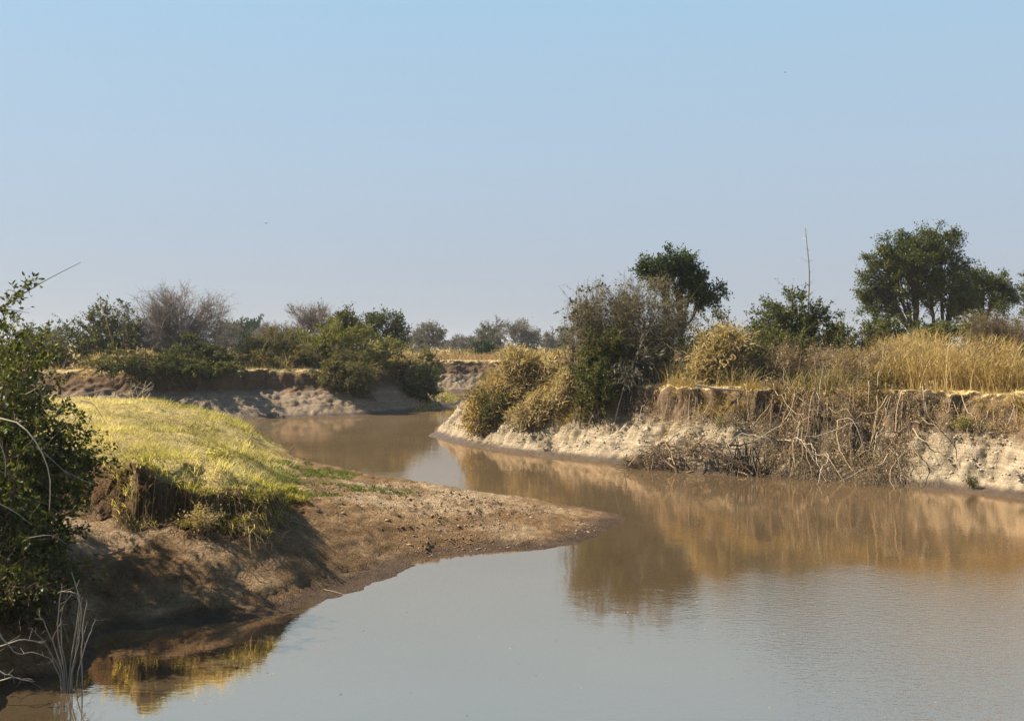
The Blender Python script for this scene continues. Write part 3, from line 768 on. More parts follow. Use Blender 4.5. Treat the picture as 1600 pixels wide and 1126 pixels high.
# ---- the big trees on the plain, right
shrub_no = 0
tree('broad_tree', 'tallest broad dark green tree on the plain with its forked trunk showing', 'tree', 1458, 104,
     [(1362, 368, 1500, 492, .8), (1352, 375, 1430, 452, .9), (1395, 352, 1475, 420, .9), (1440, 352, 1508, 430, .9), (1338, 405, 1412, 475, .9), (1405, 410, 1500, 478, .9), (1470, 400, 1522, 470, .9), (1345, 435, 1415, 512, .9), (1472, 440, 1528, 508, .9), (1420, 440, 1480, 497, .8), (1450, 455, 1520, 500, .8), (1340, 445, 1400, 512, .8), (1385, 450, 1440, 500, .8), (1375, 365, 1455, 440, .9)],
     'dark', 101, forks=((-.5, -1.1), (.5, .5), (.2, 0.1)), trunk_r=.40, fork_h=.2, limbs=420, twigs=4200, tl=.9, leaves=52000, ls=.20, jit=.16, leaf='leaf_tree', bark='bark_dark', lup=.6)
tree('broad_tree', 'lower dark green tree with a leaning trunk directly beside the tallest tree on the plain', 'tree', 1500, 108,
     [(1500, 418, 1560, 470, .9), (1535, 420, 1592, 475, .9), (1515, 450, 1590, 498, .9), (1502, 440, 1540, 485, .9)],
     'dark', 102, forks=((0, 2.2),), trunk_r=.42, fork_h=.38, limbs=110, twigs=1300, tl=.9, leaves=15000, ls=.20, jit=.16, leaf='leaf_tree', bark='bark_dark', lup=.6)
tree('broad_tree', 'dark green tree cut by the right edge of the photo behind the dry grass', 'tree', 1640, 112,
     [(1588, 415, 1650, 465, .9), (1600, 430, 1700, 490, .9), (1575, 455, 1625, 500, .9), (1630, 400, 1720, 470, .9)],
     'dark', 103, trunk_r=.42, fork_h=.3, limbs=110, twigs=1300, tl=.9, leaves=15000, ls=.20, jit=.16, leaf='leaf_tree', bark='bark_dark', lup=.6)
tree('round_tree', 'very dark green round crowned tree rising behind the grey leafless thicket', 'tree', 1065, 74,
     [(990, 395, 1065, 455, .9), (1025, 388, 1095, 440, .9), (1060, 408, 1118, 470, .9), (1080, 440, 1134, 492, .9), (1020, 430, 1100, 495, .9)],
     'dark', 104, trunk_r=.28, fork_h=.3, limbs=150, twigs=1700, tl=.6, leaves=19000, ls=.17, jit=.14, leaf='leaf_dark', bark='bark_dark', lup=.5)

# ---- right bank shrubs
shrub('thorn_thicket', 'large grey brown leafless thicket on the right bank before the dark round tree', 'thicket', 985, 58,
      [(885, 440, 1010, 580, .8), (940, 425, 1060, 540, .8), (1000, 450, 1095, 570, .8), (905, 490, 1070, 600, .7)], 'bare', 201, n=2.0, bark='twig_olive', leaves=9000, leaf='leaf_olive', ls=.09,
      extra=wand_extra(14, 1.6, .012, 'twig_grey', .1))
shrub('climber_bush', 'sparse leafy vine sprays sticking out left of the grey thicket', 'vine', 905, 58.5,
      [(868, 462, 915, 520, .7), (890, 425, 950, 470, .7)], 'dark', 202, n=.16, limbs=60, twigs=900, tl=.5, leaves=3000, ls=.15)
shrub('green_bush', 'dark green leafy bush spilling over the bank edge below the grey thicket', 'bush', 930, 56.6,
      [(900, 520, 965, 600, .8), (902, 555, 962, 642, .8, -1.3), (935, 510, 1000, 585, .8), (975, 520, 1060, 590, .7, .3)], 'dark', 203, n=.8, leaf='leaf_mid', twigs=1500)
shrub('green_bush', 'green sprawling bush in the dip between grey thicket and rounded bush', 'bush', 1115, 66,
      [(1060, 495, 1130, 560, .8), (1100, 490, 1180, 560, .8), (1140, 500, 1200, 560, .8)], 'green', 204, n=1.0, leaf='leaf_mid')
shrub('round_bush', 'rounded green bush directly below the tall dead pole', 'bush', 1235, 61,
      [(1165, 455, 1245, 540, .8), (1200, 445, 1290, 520, .8), (1240, 470, 1312, 545, .8), (1180, 490, 1290, 570, .8)], 'green', 205, n=1.5, leaf='leaf_tree', sub=500,
      extra=wand_extra(12, 1.5, .012, 'twig_grey', .05))
shrub('pale_bush', 'pale grey half dry bush with hanging stems on the bank edge under the grey thicket', 'bush', 990, 56.5,
      [(955, 560, 1035, 615, .7), (975, 545, 1030, 590, .7)], 'dry', 206, n=.75, bark='twig_grey', leaf='leaf_grey', leaves=4500, droop=.5, extra=wand_extra(20, 1.1, .011, 'twig_pale', .5))
shrub('dry_bush', 'golden dry bush with pale arching stems left of the olive shrub on the right bank', 'bush', 1125, 54,
      [(1080, 520, 1150, 600, .8), (1115, 515, 1190, 590, .8)], 'dry', 207, n=1.1, leaf='leaf_dry', extra=wand_extra(26, 1.5, .012, 'twig_pale', .35))
shrub('olive_shrub', 'low olive shrub in front of the rounded green bush below the dead pole', 'shrub', 1205, 55,
      [(1155, 525, 1225, 585, .8), (1195, 520, 1270, 580, .8)], 'olive', 208, n=.95, leaf='leaf_mid', extra=wand_extra(16, 1.4, .011, 'twig_pale', .25))
shrub('straw_shrub', 'straw coloured shrub with bare pale stems crowning the point of the right bank', 'shrub', 830, 63,
      [(775, 548, 850, 610, .8), (820, 545, 900, 620, .8), (800, 580, 880, 650, .8)], 'dry', 209, n=1.3, leaves=9000, extra=wand_extra(34, 1.7, .015, 'twig_pale', .2))
shrub('straw_shrub', 'bright yellow dry creeper hanging down the tip of the right bank', 'creeper', 765, 63.5,
      [(742, 590, 790, 655, .8, -1.2), (755, 575, 805, 630, .8), (733, 625, 772, 672, .7, -1.8)], 'dry', 210, n=1.1, leaf='grass_gold', droop=.8, leaves=11000, up=-.1)
shrub('green_bush', 'small green bush growing low on the slope near the tip of the right bank', 'bush', 772, 61.5,
      [(755, 610, 792, 650, .8, -.8), (742, 600, 770, 640, .8, -.6)], 'olive', 211, n=.22, leaf='leaf_mid')
shrub('olive_shrub', 'low brown olive shrub hanging over the bank between the point and the dark green bush', 'shrub', 855, 59.3,
      [(810, 600, 870, 668, .7, -1), (850, 580, 925, 650, .7, -.8), (880, 575, 950, 630, .7, .3), (795, 620, 850, 680, .7, -1.2)], 'dry', 212, n=1.1, bark='twig_tan', leaves=6000, droop=.6, up=0.0, leaf='leaf_dry')
shrub('brown_shrub', 'grey brown twiggy shrub at the right edge behind the golden grass', 'shrub', 1560, 63,
      [(1510, 490, 1580, 560, .8), (1555, 485, 1640, 570, .8)], 'bare', 213, n=.95, bark='twig_brown', leaves=6000)
shrub('green_bush', 'flat green bush under the trunks of the tallest tree', 'bush', 1400, 82,
      [(1330, 503, 1410, 535, .9), (1390, 500, 1470, 535, .9), (1450, 498, 1530, 540, .9)], 'green', 214, n=1.0, ls=.15, leaf='leaf_tree')
shrub('green_bush', 'yellowish green bush between the leaning tree and the brown twiggy shrub', 'bush', 1525, 72,
      [(1490, 480, 1545, 530, .9), (1530, 490, 1600, 540, .9)], 'lime', 215, n=.7, leaf='leaf_olive')
shrub('green_bush', 'green bush with bare twigs just right of the rounded bush below the dead pole', 'bush', 1320, 72,
      [(1275, 500, 1345, 550, .9), (1320, 505, 1380, 550, .9)], 'green', 216, n=.7, extra=wand_extra(8, 1.6, .014, 'twig_pale', .1))

shrub('bramble', 'brown leafless bramble tangled into the front of the golden grass above the root tangle', 'bramble', 1400, 51.5,
      [(1300, 545, 1380, 610, .6), (1360, 535, 1450, 612, .6), (1430, 550, 1500, 612, .6)], 'bare', 217, n=1.0, bark='twig_tan', leaf='leaf_dry', leaves=3500, extra=wand_extra(22, 1.3, .011, 'twig_pale', .3))
shrub('bramble', 'brown dry bramble on the lip right of the golden dry bush', 'bramble', 1245, 53.5,
      [(1190, 550, 1260, 608, .6), (1235, 545, 1320, 610, .6)], 'bare', 218, n=.9, bark='twig_tan', leaf='leaf_dry', leaves=3500, extra=wand_extra(18, 1.3, .011, 'twig_pale', .3))

# dead pole
reseed(230)
x, y = PD(1260, 540, 72)[:2]; gz = float(ground_z([(x, y)])[0])
pole = empty('dead_tree', 'tall thin bare dead trunk standing like a pole above the rounded bush', 'dead tree', (x, y, gz))
zt = PD(1259, 356, 72)[2]
P = np.array([[x + .16 * math.sin(3.4 * t) + .06 * math.sin(11 * t), y, gz - .1 + (zt - gz + .1) * t] for t in np.linspace(0, 1, 14)])
q = MB(); q.add(*tubes(P[None], .115, .022, 7)); q.build('trunk', M['dead_grey'], pole, np.array([x, y, gz]), True)
for k in range(22):
    t = U(.35, .98); i = int(t * 13); o = P[i]; d = np.array([U(-1, 1), U(-.5, .5), U(.2, 1.1)]); d /= np.linalg.norm(d); Lk = U(.15, .75)
    q = MB(); q.add(*tubes(wiggle((o + d * np.linspace(0, Lk, 4)[:, None])[None], .06), .022, .008, 5)); q.build('broken_branch', M['dead_grey'], pole, np.array([x, y, gz]))

# ---- left bank shrubs (far side of the channel)
shrub('thorn_thicket', 'tall grey purple leafless thicket on the left bank behind the grassy mound', 'thicket', 275, 92,
      [(190, 455, 275, 550, .8), (230, 440, 325, 535, .8), (285, 465, 360, 565, .8), (230, 500, 345, 590, .8), (160, 480, 230, 570, .8)], 'bare', 301, n=2.2, tl=1.15, extra=wand_extra(12, 2.0, .018, 'twig_grey', .1))
shrub('green_bush', 'mid green bushes left of the tall grey purple thicket on the left bank', 'bush', 180, 91,
      [(85, 490, 180, 580, .8), (135, 462, 215, 560, .8), (180, 490, 255, 580, .8), (110, 520, 250, 590, .8)], 'olive', 302, n=1.9, leaf='leaf_mid', ls=.15, extra=wand_extra(8, 2.2, .016, 'twig_grey', .1))
shrub('green_bush', 'long dark green bush hanging over the shaded bank below the grey purple thicket', 'bush', 330, 87.5,
      [(295, 530, 372, 615, .8), (255, 540, 330, 600, .8), (318, 560, 385, 640, .7, -3), (270, 575, 340, 635, .6, -2.5), (125, 545, 225, 618, .6, -3), (195, 540, 300, 628, .6, -3), (255, 520, 330, 600, .7)], 'dark', 303, n=2.0, leaf='leaf_mid', ls=.15, droop=.4)
shrub('dry_bush', 'low dry tan bush on the bank edge under the mid green bushes', 'bush', 205, 88.5,
      [(150, 545, 215, 590, .8), (200, 550, 265, 592, .8)], 'dry', 304, n=.6, ls=.34)
shrub('olive_shrub', 'olive brown shrub on the flat bank edge right of the grey purple thicket', 'shrub', 410, 92,
      [(355, 525, 425, 582, .8), (405, 512, 470, 582, .8), (430, 530, 500, 588, .8, -1.5), (365, 545, 430, 592, .7, -2)], 'dry', 305, n=1.0, bark='twig_tan', leaf='leaf_olive', ls=.34, leaves=9000, extra=wand_extra(10, 1.8, .015, 'twig_pale', .2))
shrub('yellow_bush', 'broad yellow green bush in the middle of the left bank', 'bush', 500, 94,
      [(425, 505, 515, 580, .8), (480, 490, 560, 575, .8), (530, 508, 612, 582, .8), (580, 525, 640, 585, .8)], 'lime', 306, n=1.8, ls=.15, leaf='leaf_lime', extra=wand_extra(12, 2.0, .015, 'twig_tan', .2))
shrub('hanging_bush', 'brown olive bush hanging down the bank below the broad yellow green bush', 'bush', 530, 90.8,
      [(480, 560, 550, 622, .7, -2.2), (525, 560, 592, 632, .7, -2.2), (500, 540, 580, 590, .7)], 'dry', 307, n=1.2, bark='twig_brown', leaf='leaf_olive', droop=.8, up=-.1, ls=.34)
shrub('dry_bush', 'golden tan bush at the right end of the left bank above its dark overhang', 'bush', 605, 97,
      [(565, 545, 620, 590, .8), (600, 548, 655, 595, .8)], 'dry', 308, n=.9, leaf='leaf_dry', ls=.34)
shrub('green_bush', 'dark green bush drooping over the right end of the left bank', 'bush', 640, 97,
      [(605, 560, 655, 610, .8), (635, 565, 685, 628, .8, -2.2)], 'dark', 309, n=.8, leaf='leaf_tree', ls=.14, droop=.5)
tree('bare_tree', 'bare grey crown rising behind the broad yellow green bush', 'tree', 480, 122,
     [(442, 472, 490, 520, .9), (470, 475, 525, 525, .9), (455, 490, 510, 540, .9)], 'bare', 310, trunk_r=.25, fork_h=.3, limbs=110, twigs=2600, tl=1.3, leaves=700, ls=.18, leaf='leaf_grey')
tree('green_tree', 'green round tree just right of the bare grey crown behind the left bank', 'tree', 538, 116,
     [(512, 490, 560, 535, .9), (530, 495, 575, 545, .9), (505, 505, 550, 550, .9)], 'dark', 311, trunk_r=.25, fork_h=.25, limbs=90, twigs=1100, tl=.9, leaves=9500, ls=.22, leaf='leaf_mid', jit=.2)
tree('dark_tree', 'dark grey green open crowned tree behind the right end of the left bank', 'tree', 602, 120,
     [(565, 490, 600, 530, .9), (585, 488, 632, 530, .9), (600, 500, 640, 560, .9), (560, 515, 620, 560, .9)], 'dark', 312, trunk_r=.25, fork_h=.25, limbs=90, twigs=1100, tl=1.0, leaves=8000, ls=.24, leaf='leaf_tree', jit=.2)
shrub('olive_shrub', 'low green shrub at the foot of the dark open crowned tree', 'shrub', 655, 112,
      [(630, 548, 670, 575, .8), (655, 545, 690, 578, .8)], 'olive', 313, n=.5, ls=.17, leaf='leaf_mid')
shrub('green_bush', 'grey green bush between the near leafy bush and the mid green bushes', 'bush', 70, 90,
      [(-20, 500, 60, 600, .8), (30, 505, 120, 600, .8)], 'olive', 314, n=1.0, leaf='leaf_mid', ls=.15)

# ---- far trees on the plain: a few crowns, copied
def copy_tree_obj(src, label, x, y, sc, rz, group):
    r = src.copy(); link(r); gz = float(ground_z([(x, y)])[0]) - .1
    r.location = (x, y, gz); r.scale = (sc[0], sc[0], sc[1]); r.rotation_euler = (0, 0, rz); r['label'] = label
    if group: r['group'] = group
    for ch in src.children:
        c = ch.copy(); link(c, r)
    return r
def far_proto(name, label, u, D, lobes, seed, mats, **kw):
    return tree(name, label, 'tree', u, D, lobes, 'far', seed, group='trees far across the plain', trunk_r=.35, fork_h=.2, leaf=mats[0], bark=mats[1], **kw)
fA = far_proto('far_tree', 'grey green spreading tree far away above the gap in the river', 670, 225, [(642, 512, 678, 552, .9), (652, 503, 690, 545, .9), (672, 516, 704, 555, .9), (645, 530, 700, 558, .9)], 401, ('leaf_grey', 'twig_grey'), n=1.2)
fB = far_proto('far_tree', 'largest grey brown rounded tree far behind the far bank', 812, 235, [(775, 502, 815, 545, .9), (795, 497, 838, 545, .9), (785, 520, 845, 556, .9), (812, 510, 846, 550, .9)], 402, ('leaf_grey', 'twig_grey'), n=1.2, twigs=2200, leaves=5500)
fC = far_proto('far_bush', 'round dark green bush alone in front of the far grey trees', 755, 185, [(737, 532, 765, 560, .9), (748, 530, 774, 560, .9), (738, 542, 774, 562, .9)], 403, ('leaf_dark', 'twig_brown'), n=.8, twigs=500, tl=.9, ls=.3)
fB2 = far_proto('far_tree', 'grey green tree touching the left side of the largest far grey tree', 768, 240, [(745, 508, 785, 550, .9), (755, 498, 790, 540, .9), (748, 525, 790, 556, .9)], 404, ('leaf_grey', 'twig_grey'), n=1.0)
gF = 'trees far across the plain'
def far(src, label, u, vtop, D, wscale=1.0):
    x, y, zt = PD(u, vtop, D); Hs = src['h']; h = zt - ZTOP; k = h / Hs
    copy_tree_obj(src, label, x, y, (k * wscale, k), U(0, 6.28), gF)
for s, v, D in ((fA, 503, 225), (fB, 497, 235), (fC, 530, 185), (fB2, 498, 240)):
    s['h'] = float(PD(700, v, D)[2] - ZTOP)
reseed(440)
for src, label, u, vt, D, ws in (
    (fA, 'grey tree just right of the tall grey purple thicket on the left bank', 352, 498, 230, .9),
    (fC, 'small round dark tree on the skyline right of the grey purple thicket', 390, 498, 260, .75),
    (fB, 'grey brown tree on the skyline right of the small round dark tree', 420, 502, 250, 1.0),
    (fB2, 'faint grey tree on the skyline between the dark round tree and the bare crown', 450, 506, 300, 1.1),
    (fB, 'low grey tree in the gap right of the grey green spreading tree', 716, 520, 290, 1.0),
    (fA, 'pale low tree directly left of the round dark green bush', 735, 524, 310, 1.1),
    (fB2, 'faint grey tree on the skyline right of the largest far grey tree', 858, 513, 300, 1.0),
    (fA, 'pale grey tree half hidden behind the vine sprays of the thicket', 884, 508, 320, 1.0),
    (fB, 'grey tree low on the skyline at the foot of the spreading tree', 640, 522, 330, 1.2),
    (fA, 'faint low tree behind the green tree of the left bank', 560, 516, 340, 1.2),
    (fB2, 'grey tree low on the skyline above the far left grey green bush', 85, 505, 260, 1.1),
    (fA, 'pale distant tree low on the skyline left of the largest far grey tree', 700, 530, 420, 1.4),
    (fB, 'pale distant tree low on the skyline behind the round dark green bush', 770, 526, 430, 1.5),
    (fB2, 'pale distant tree low on the skyline below the vine sprays of the thicket', 870, 527, 440, 1.6)):
    far(src, label, u, vt, D, ws)

# ------------------------------------------------------------------ grass (nobody could count it)
def scatter_uv(n, poly, zt):
    """random ground places seen inside a pixel polygon, at height zt"""
    A = np.array(poly, float); lo, hi = A.min(0), A.max(0); out = []
    W = np.array([PZ(u, v, zt) for u, v in poly]); lo, hi = W.min(0), W.max(0)
    while sum(map(len, out)) < n:
        P = lo + (hi - lo) * R((n * 2, 2)); out.append(P[inside(P, W)])
    return np.concatenate(out)[:n]
def lay(P, dz=-.02): return np.column_stack([P, ground_z(P) + dz])
def grass_obj(name, parts, mat):
    q = MB()
    for p in parts: q.add(*p)
    o = q.build(name, M[mat]); o['kind'] = 'stuff'; return o
def clumped(P, scale, thr, seed, soft=.15):
    k = smooth(thr - soft, thr + soft, fbm(P[:, 0] * scale, P[:, 1] * scale, seed, 3) + .5)
    return P[R(len(P)) < k]
def along_bank(n, L, CL, x0, x1, y0, y1, s0, s1):
    out = []
    while sum(map(len, out)) < n:
        P = np.array([x0, y0]) + np.array([x1 - x0, y1 - y0]) * R((n * 3, 2)); s = sdist(P, L, CL); out.append(P[(s > s0) & (s < s1)])
    return np.concatenate(out)[:n]

# mound turf
reseed(501)
P = np.array([-32, 24]) + np.array([26, 42]) * R((270000, 2))
z, s, scn, m, low, high = mound(P)
u_ = 800 + P[:, 0] / P[:, 1] * FPX
right = smooth(405, 470, u_)
dens = smooth(.45, .75, scn + fbm(P[:, 0] * .7, P[:, 1] * .7, 61, 3) * .9) * (1 - .85 * smooth(1.5, .7, high)) * smooth(.5, 1.2, s)
dens *= .18 + .82 * smooth(.42, .55, fbm(P[:, 0] * .75, P[:, 1] * .75, 62, 4) + .5)
near_w = np.clip(34 / P[:, 1], .35, 1) ** 1.2
dens *= 1 - smooth(420, 468, u_)
k = R(len(P)) < dens * near_w * .78
P, z = P[k], z[k]; n = len(P); c = fbm(P[:, 0] * .8, P[:, 1] * .8, 63, 3) + .5
rim = smooth(34.5, 31.5, P[:, 1]) * smooth(-16, -11, P[:, 0])
green = smooth(-15, -9, P[:, 0] + (P[:, 1] - 28) * .28)
tint = np.clip(.66 + (c - .5) * 1.1 - .42 * green + (R(n) - .5) * .6, 0, 1)
h = (.07 + .16 * smooth(.4, .7, c) + (.04 + .15 * smooth(.45, .62, fbm(P[:, 0] * 1.7, P[:, 1] * 1.7, 65, 2) + .5)) * green) * U(.5, 1.4, n)
fr = P[:, 1] > 31
turf2 = None
bl = lambda q, S_: blades(np.column_stack([P, z - .02])[q], h[q], U(.45, 1.2, n)[q], (U(.011, .022, n) * np.clip(P[:, 1] / 30, 1, 1.9))[q], S_, .6, tint[q])
turf, turf2 = bl(~fr, 3), bl(fr, 2)
# turf hanging over the lip of the cliff
P = np.array([-20, 23.5]) + np.array([14, 10]) * R((60000, 2)); z, s, scn, m, low, high = mound(P)
k = (scn > -.2) & (scn < .75) & (high - low > .25) & (R(len(P)) < .25 + .75 * smooth(-12, -8, P[:, 0])); P, z = P[k][:6500], z[k][:6500]; n = len(P)
d = nrm(np.column_stack([rng.normal(size=n) * .5 + .25, -np.ones(n), np.zeros(n)]))
hang = blades(np.column_stack([P, z]), U(.15, .5, n), U(.8, 1.25, n), U(.014, .028, n), 4, .8, np.clip(rng.normal(.35, .3, n), 0, 1), d)
grass_obj('mound_grass', [turf, turf2, hang], 'grass_mound')
P = scatter_uv(1500, [(140, 640), (300, 650), (380, 700), (440, 735), (400, 735), (250, 715), (150, 715)], 2.9); P = clumped(P, .5, .55, 80, .08); n = len(P)
grass_obj('dead_stalks', [blades(lay(P), U(.2, .6, n), U(.2, 1.1, n), U(.008, .016, n), 4, .7)], 'leaf_dry')
# sparse green cover where the mound runs out into the spit
reseed(502)
P = scatter_uv(16000, [(425, 708), (470, 712), (560, 733), (660, 757), (640, 765), (560, 770), (500, 790), (440, 800), (420, 760)], .9)
P = clumped(P, .9, .52, 64); n = len(P)
grass_obj('ground_cover', [blades(lay(P), U(.05, .17, n), U(.3, 1.1, n), U(.02, .045, n), 3, .5)], 'grass_green')

# right bank: short straw on the lip, tall gold stand behind
reseed(503)
P = along_bank(12000, SH_R, CL_R, -3, 34, 30, 66, 4.0, 6.6); n = len(P)
lip = blades(lay(P), U(.10, .38, n), U(.3, 1.0, n), U(.018, .034, n), 2, .5, np.clip(rng.normal(.6, .25, n), 0, 1))
P = along_bank(15000, SH_R, CL_R, -3, 34, 30, 66, 3.8, 5.0); P = clumped(P, .7, .47, 66); n = len(P)
d = nrm(np.column_stack([-np.ones(n) + rng.normal(size=n) * .5, -np.ones(n) + rng.normal(size=n) * .5, np.zeros(n)]))
ov = blades(lay(P), U(.3, .9, n), U(.9, 1.3, n), U(.015, .03, n), 3, .8, np.clip(rng.normal(.5, .3, n), 0, 1), d)
grass_obj('lip_grass', [lip, ov], 'grass_gold')
P = along_bank(24000, SH_R, CL_R, 8, 36, 32, 62, 5.3, 13); u_ = 800 + P[:, 0] / P[:, 1] * FPX
k = (u_ > 1290) & (R(len(P)) < .2 + .8 * smooth(1300, 1350, u_)); P = clumped(P[k], .5, .46, 67, .16); n = len(P)
u_ = 800 + P[:, 0] / P[:, 1] * FPX; c = fbm(P[:, 0] * .5, P[:, 1] * .5, 68, 3) + .5
hmax = (.8 + 1.15 * smooth(1285, 1340, u_) * smooth(1660, 1560, u_)) * (.55 + .9 * c)
tall = blades(lay(P), hmax * U(.45, 1.15, n), U(.1, .75, n), U(.022, .045, n), 4, .8, np.clip(rng.normal(.45, .25, n) + (c - .5) * .5, 0, 1))
# feathery side blades give the stand its fuzz
i = rng.integers(0, n, 20000); B = lay(P[i]) + np.column_stack([np.zeros((len(i), 2)), hmax[i] * U(.25, .95, len(i))])
fz = blades(B, U(.2, .55, len(i)), U(.5, 1.3, len(i)), U(.02, .045, len(i)), 2, .7, np.clip(rng.normal(.55, .25, len(i)), 0, 1))
grass_obj('tall_dry_grass', [tall, fz], 'grass_gold')
P = along_bank(26000, SH_R, CL_R, -2, 26, 34, 70, 4.7, 12); u_ = 800 + P[:, 0] / P[:, 1] * FPX
P = clumped(P[(u_ < 1330)], .5, .47, 69, .15); n = len(P)
a = blades(lay(P), U(.5, 1.5, n), U(.2, .9, n), U(.022, .045, n), 3, .8)
grass_obj('undergrowth', [a], 'leaf_dry')
P = along_bank(60000, SH_R, CL_R, -8, 12, 45, 75, 1.5, 6.5); u_ = 800 + P[:, 0] / P[:, 1] * FPX; sd_ = sdist(P, SH_R, CL_R)
P = P[(u_ > 735) & (u_ < 925) & (R(len(P)) < smooth(1.5, 3.4, sd_ + fbm(P[:, 0] * .5, P[:, 1] * .5, 76, 3) * 2))][:11000]; n = len(P)
dd = nrm(np.column_stack([-np.ones(n) + rng.normal(size=n) * .7, -np.ones(n) + rng.normal(size=n) * .7, np.zeros(n)]))
grass_obj('slope_straw', [blades(lay(P), U(.25, 1.0, n), U(.5, 1.3, n), U(.016, .034, n), 4, .75, np.clip(rng.normal(.45, .3, n) + .4 * (fbm(P[:, 0] * .6, P[:, 1] * .6, 79, 3)), 0, 1), dd)], 'leaf_dry')
P = along_bank(16000, SH_R, CL_R, -2, 26, 34, 70, 4.9, 12); u_ = 800 + P[:, 0] / P[:, 1] * FPX
P = clumped(P[(u_ < 1400)], .6, .5, 75, .15); n = len(P); B = lay(P); B[:, 2] += U(0, .9, n)
pts = np.stack([B, B + rdir(n) * .3], 1)
q = MB(); q.add(*blades(lay(P), U(.4, 1.3, n), U(.2, .9, n), U(.02, .04, n), 4, .8)); q.add(*leaves(pts, n * 2, .11, 0, 1, .15, .6)); o = q.build('green_undergrowth', M['leaf_olive']); o['kind'] = 'stuff'
# left bank lip, undergrowth, far bank red grass
reseed(504)
P = along_bank(12000, SH_L, CL_L, -46, 2, 76, 125, 4.7, 7.5); n = len(P)
grass_obj('lip_grass', [blades(lay(P), U(.12, .4, n), U(.3, 1, n), U(.03, .05, n), 2, .5, np.clip(rng.normal(.65, .25, n), 0, 1))], 'grass_gold')
P = along_bank(16000, SH_L, CL_L, -46, 0, 80, 125, 6.0, 16); P = clumped(P, .35, .46, 70, .15); n = len(P)
grass_obj('undergrowth', [blades(lay(P), U(.5, 1.7, n), U(.2, .9, n), U(.035, .065, n), 3, .8)], 'leaf_dry')
P = np.array([-30, 130]) + np.array([60, 40]) * R((16000, 2)); s = sdist(P, SH_L, CL_L); P = P[(s > 5.2) & (P[:, 1] > 125)]; n = len(P)
grass_obj('red_grass', [blades(lay(P), U(.4, 1.25, n), U(.2, .9, n), U(.05, .10, n), 2, .7)], 'grass_red')
# green turf on the slumped block at the end of the left bank
P = scatter_uv(5000, [(642, 576), (688, 574), (692, 592), (655, 590)], 3.6); n = len(P)
P2 = along_bank(2500, SH_L, CL_L, -7, -3, 99, 109, .6, 3.0); n2 = len(P2)
grass_obj('bank_turf', [blades(lay(P), U(.1, .35, n), U(.3, 1, n), U(.03, .05, n), 3, .5), blades(lay(P2), U(.08, .3, n2), U(.3, 1, n2), U(.03, .05, n2), 3, .5)], 'grass_mound')
# grass and low scrub over the plain behind
reseed(505)
P = np.array([-150, 62]) + np.array([330, 260]) * R((52000, 2)) ** np.array([1, 1.5]); sR_ = sdist(P, SH_R, CL_R); sL_ = sdist(P, SH_L, CL_L)
P = clumped(P[(np.maximum(sR_, sL_) > 12) & (np.abs(P[:, 0]) < P[:, 1] * .62)], .09, .45, 71, .2); n = len(P); kk = P[:, 1] / 80
grass_obj('plain_grass', [blades(np.column_stack([P, np.full(n, ZTOP - .05) + fbm(P[:, 0] * .08, P[:, 1] * .08, 5, 3) * .25]), U(.6, 1.5, n), U(.2, .9, n), U(.04, .07, n) * kk, 2, .7)], 'grass_gold')
P = np.array([-220, 130]) + np.array([480, 330]) * R((1500, 2)); P = clumped(P[(np.abs(P[:, 0]) < P[:, 1] * .62)], .03, .47, 72, .1); sR_ = sdist(P, SH_R, CL_R); sL_ = sdist(P, SH_L, CL_L)
P = P[np.maximum(sR_, sL_) > 14]; n = len(P); i = np.repeat(np.arange(n), 48); sz = U(.8, 2.2, n)[i]
C = np.column_stack([P[i], np.full(len(i), ZTOP)]) + np.abs(rdir(len(i)) * [1, 1, 1]) * np.column_stack([sz, sz, sz * 1.0]) * np.array([1, 1, 1]) * np.sign(np.column_stack([rng.normal(size=(len(i), 2)), np.ones(len(i))]))
pts = np.stack([C, C + rdir(len(i)) * .1], 1)
q = MB(); q.add(*leaves(pts, len(i), .42, 0, 1, .1, .7)); o = q.build('plain_scrub', M['leaf_olive']); o['kind'] = 'stuff'

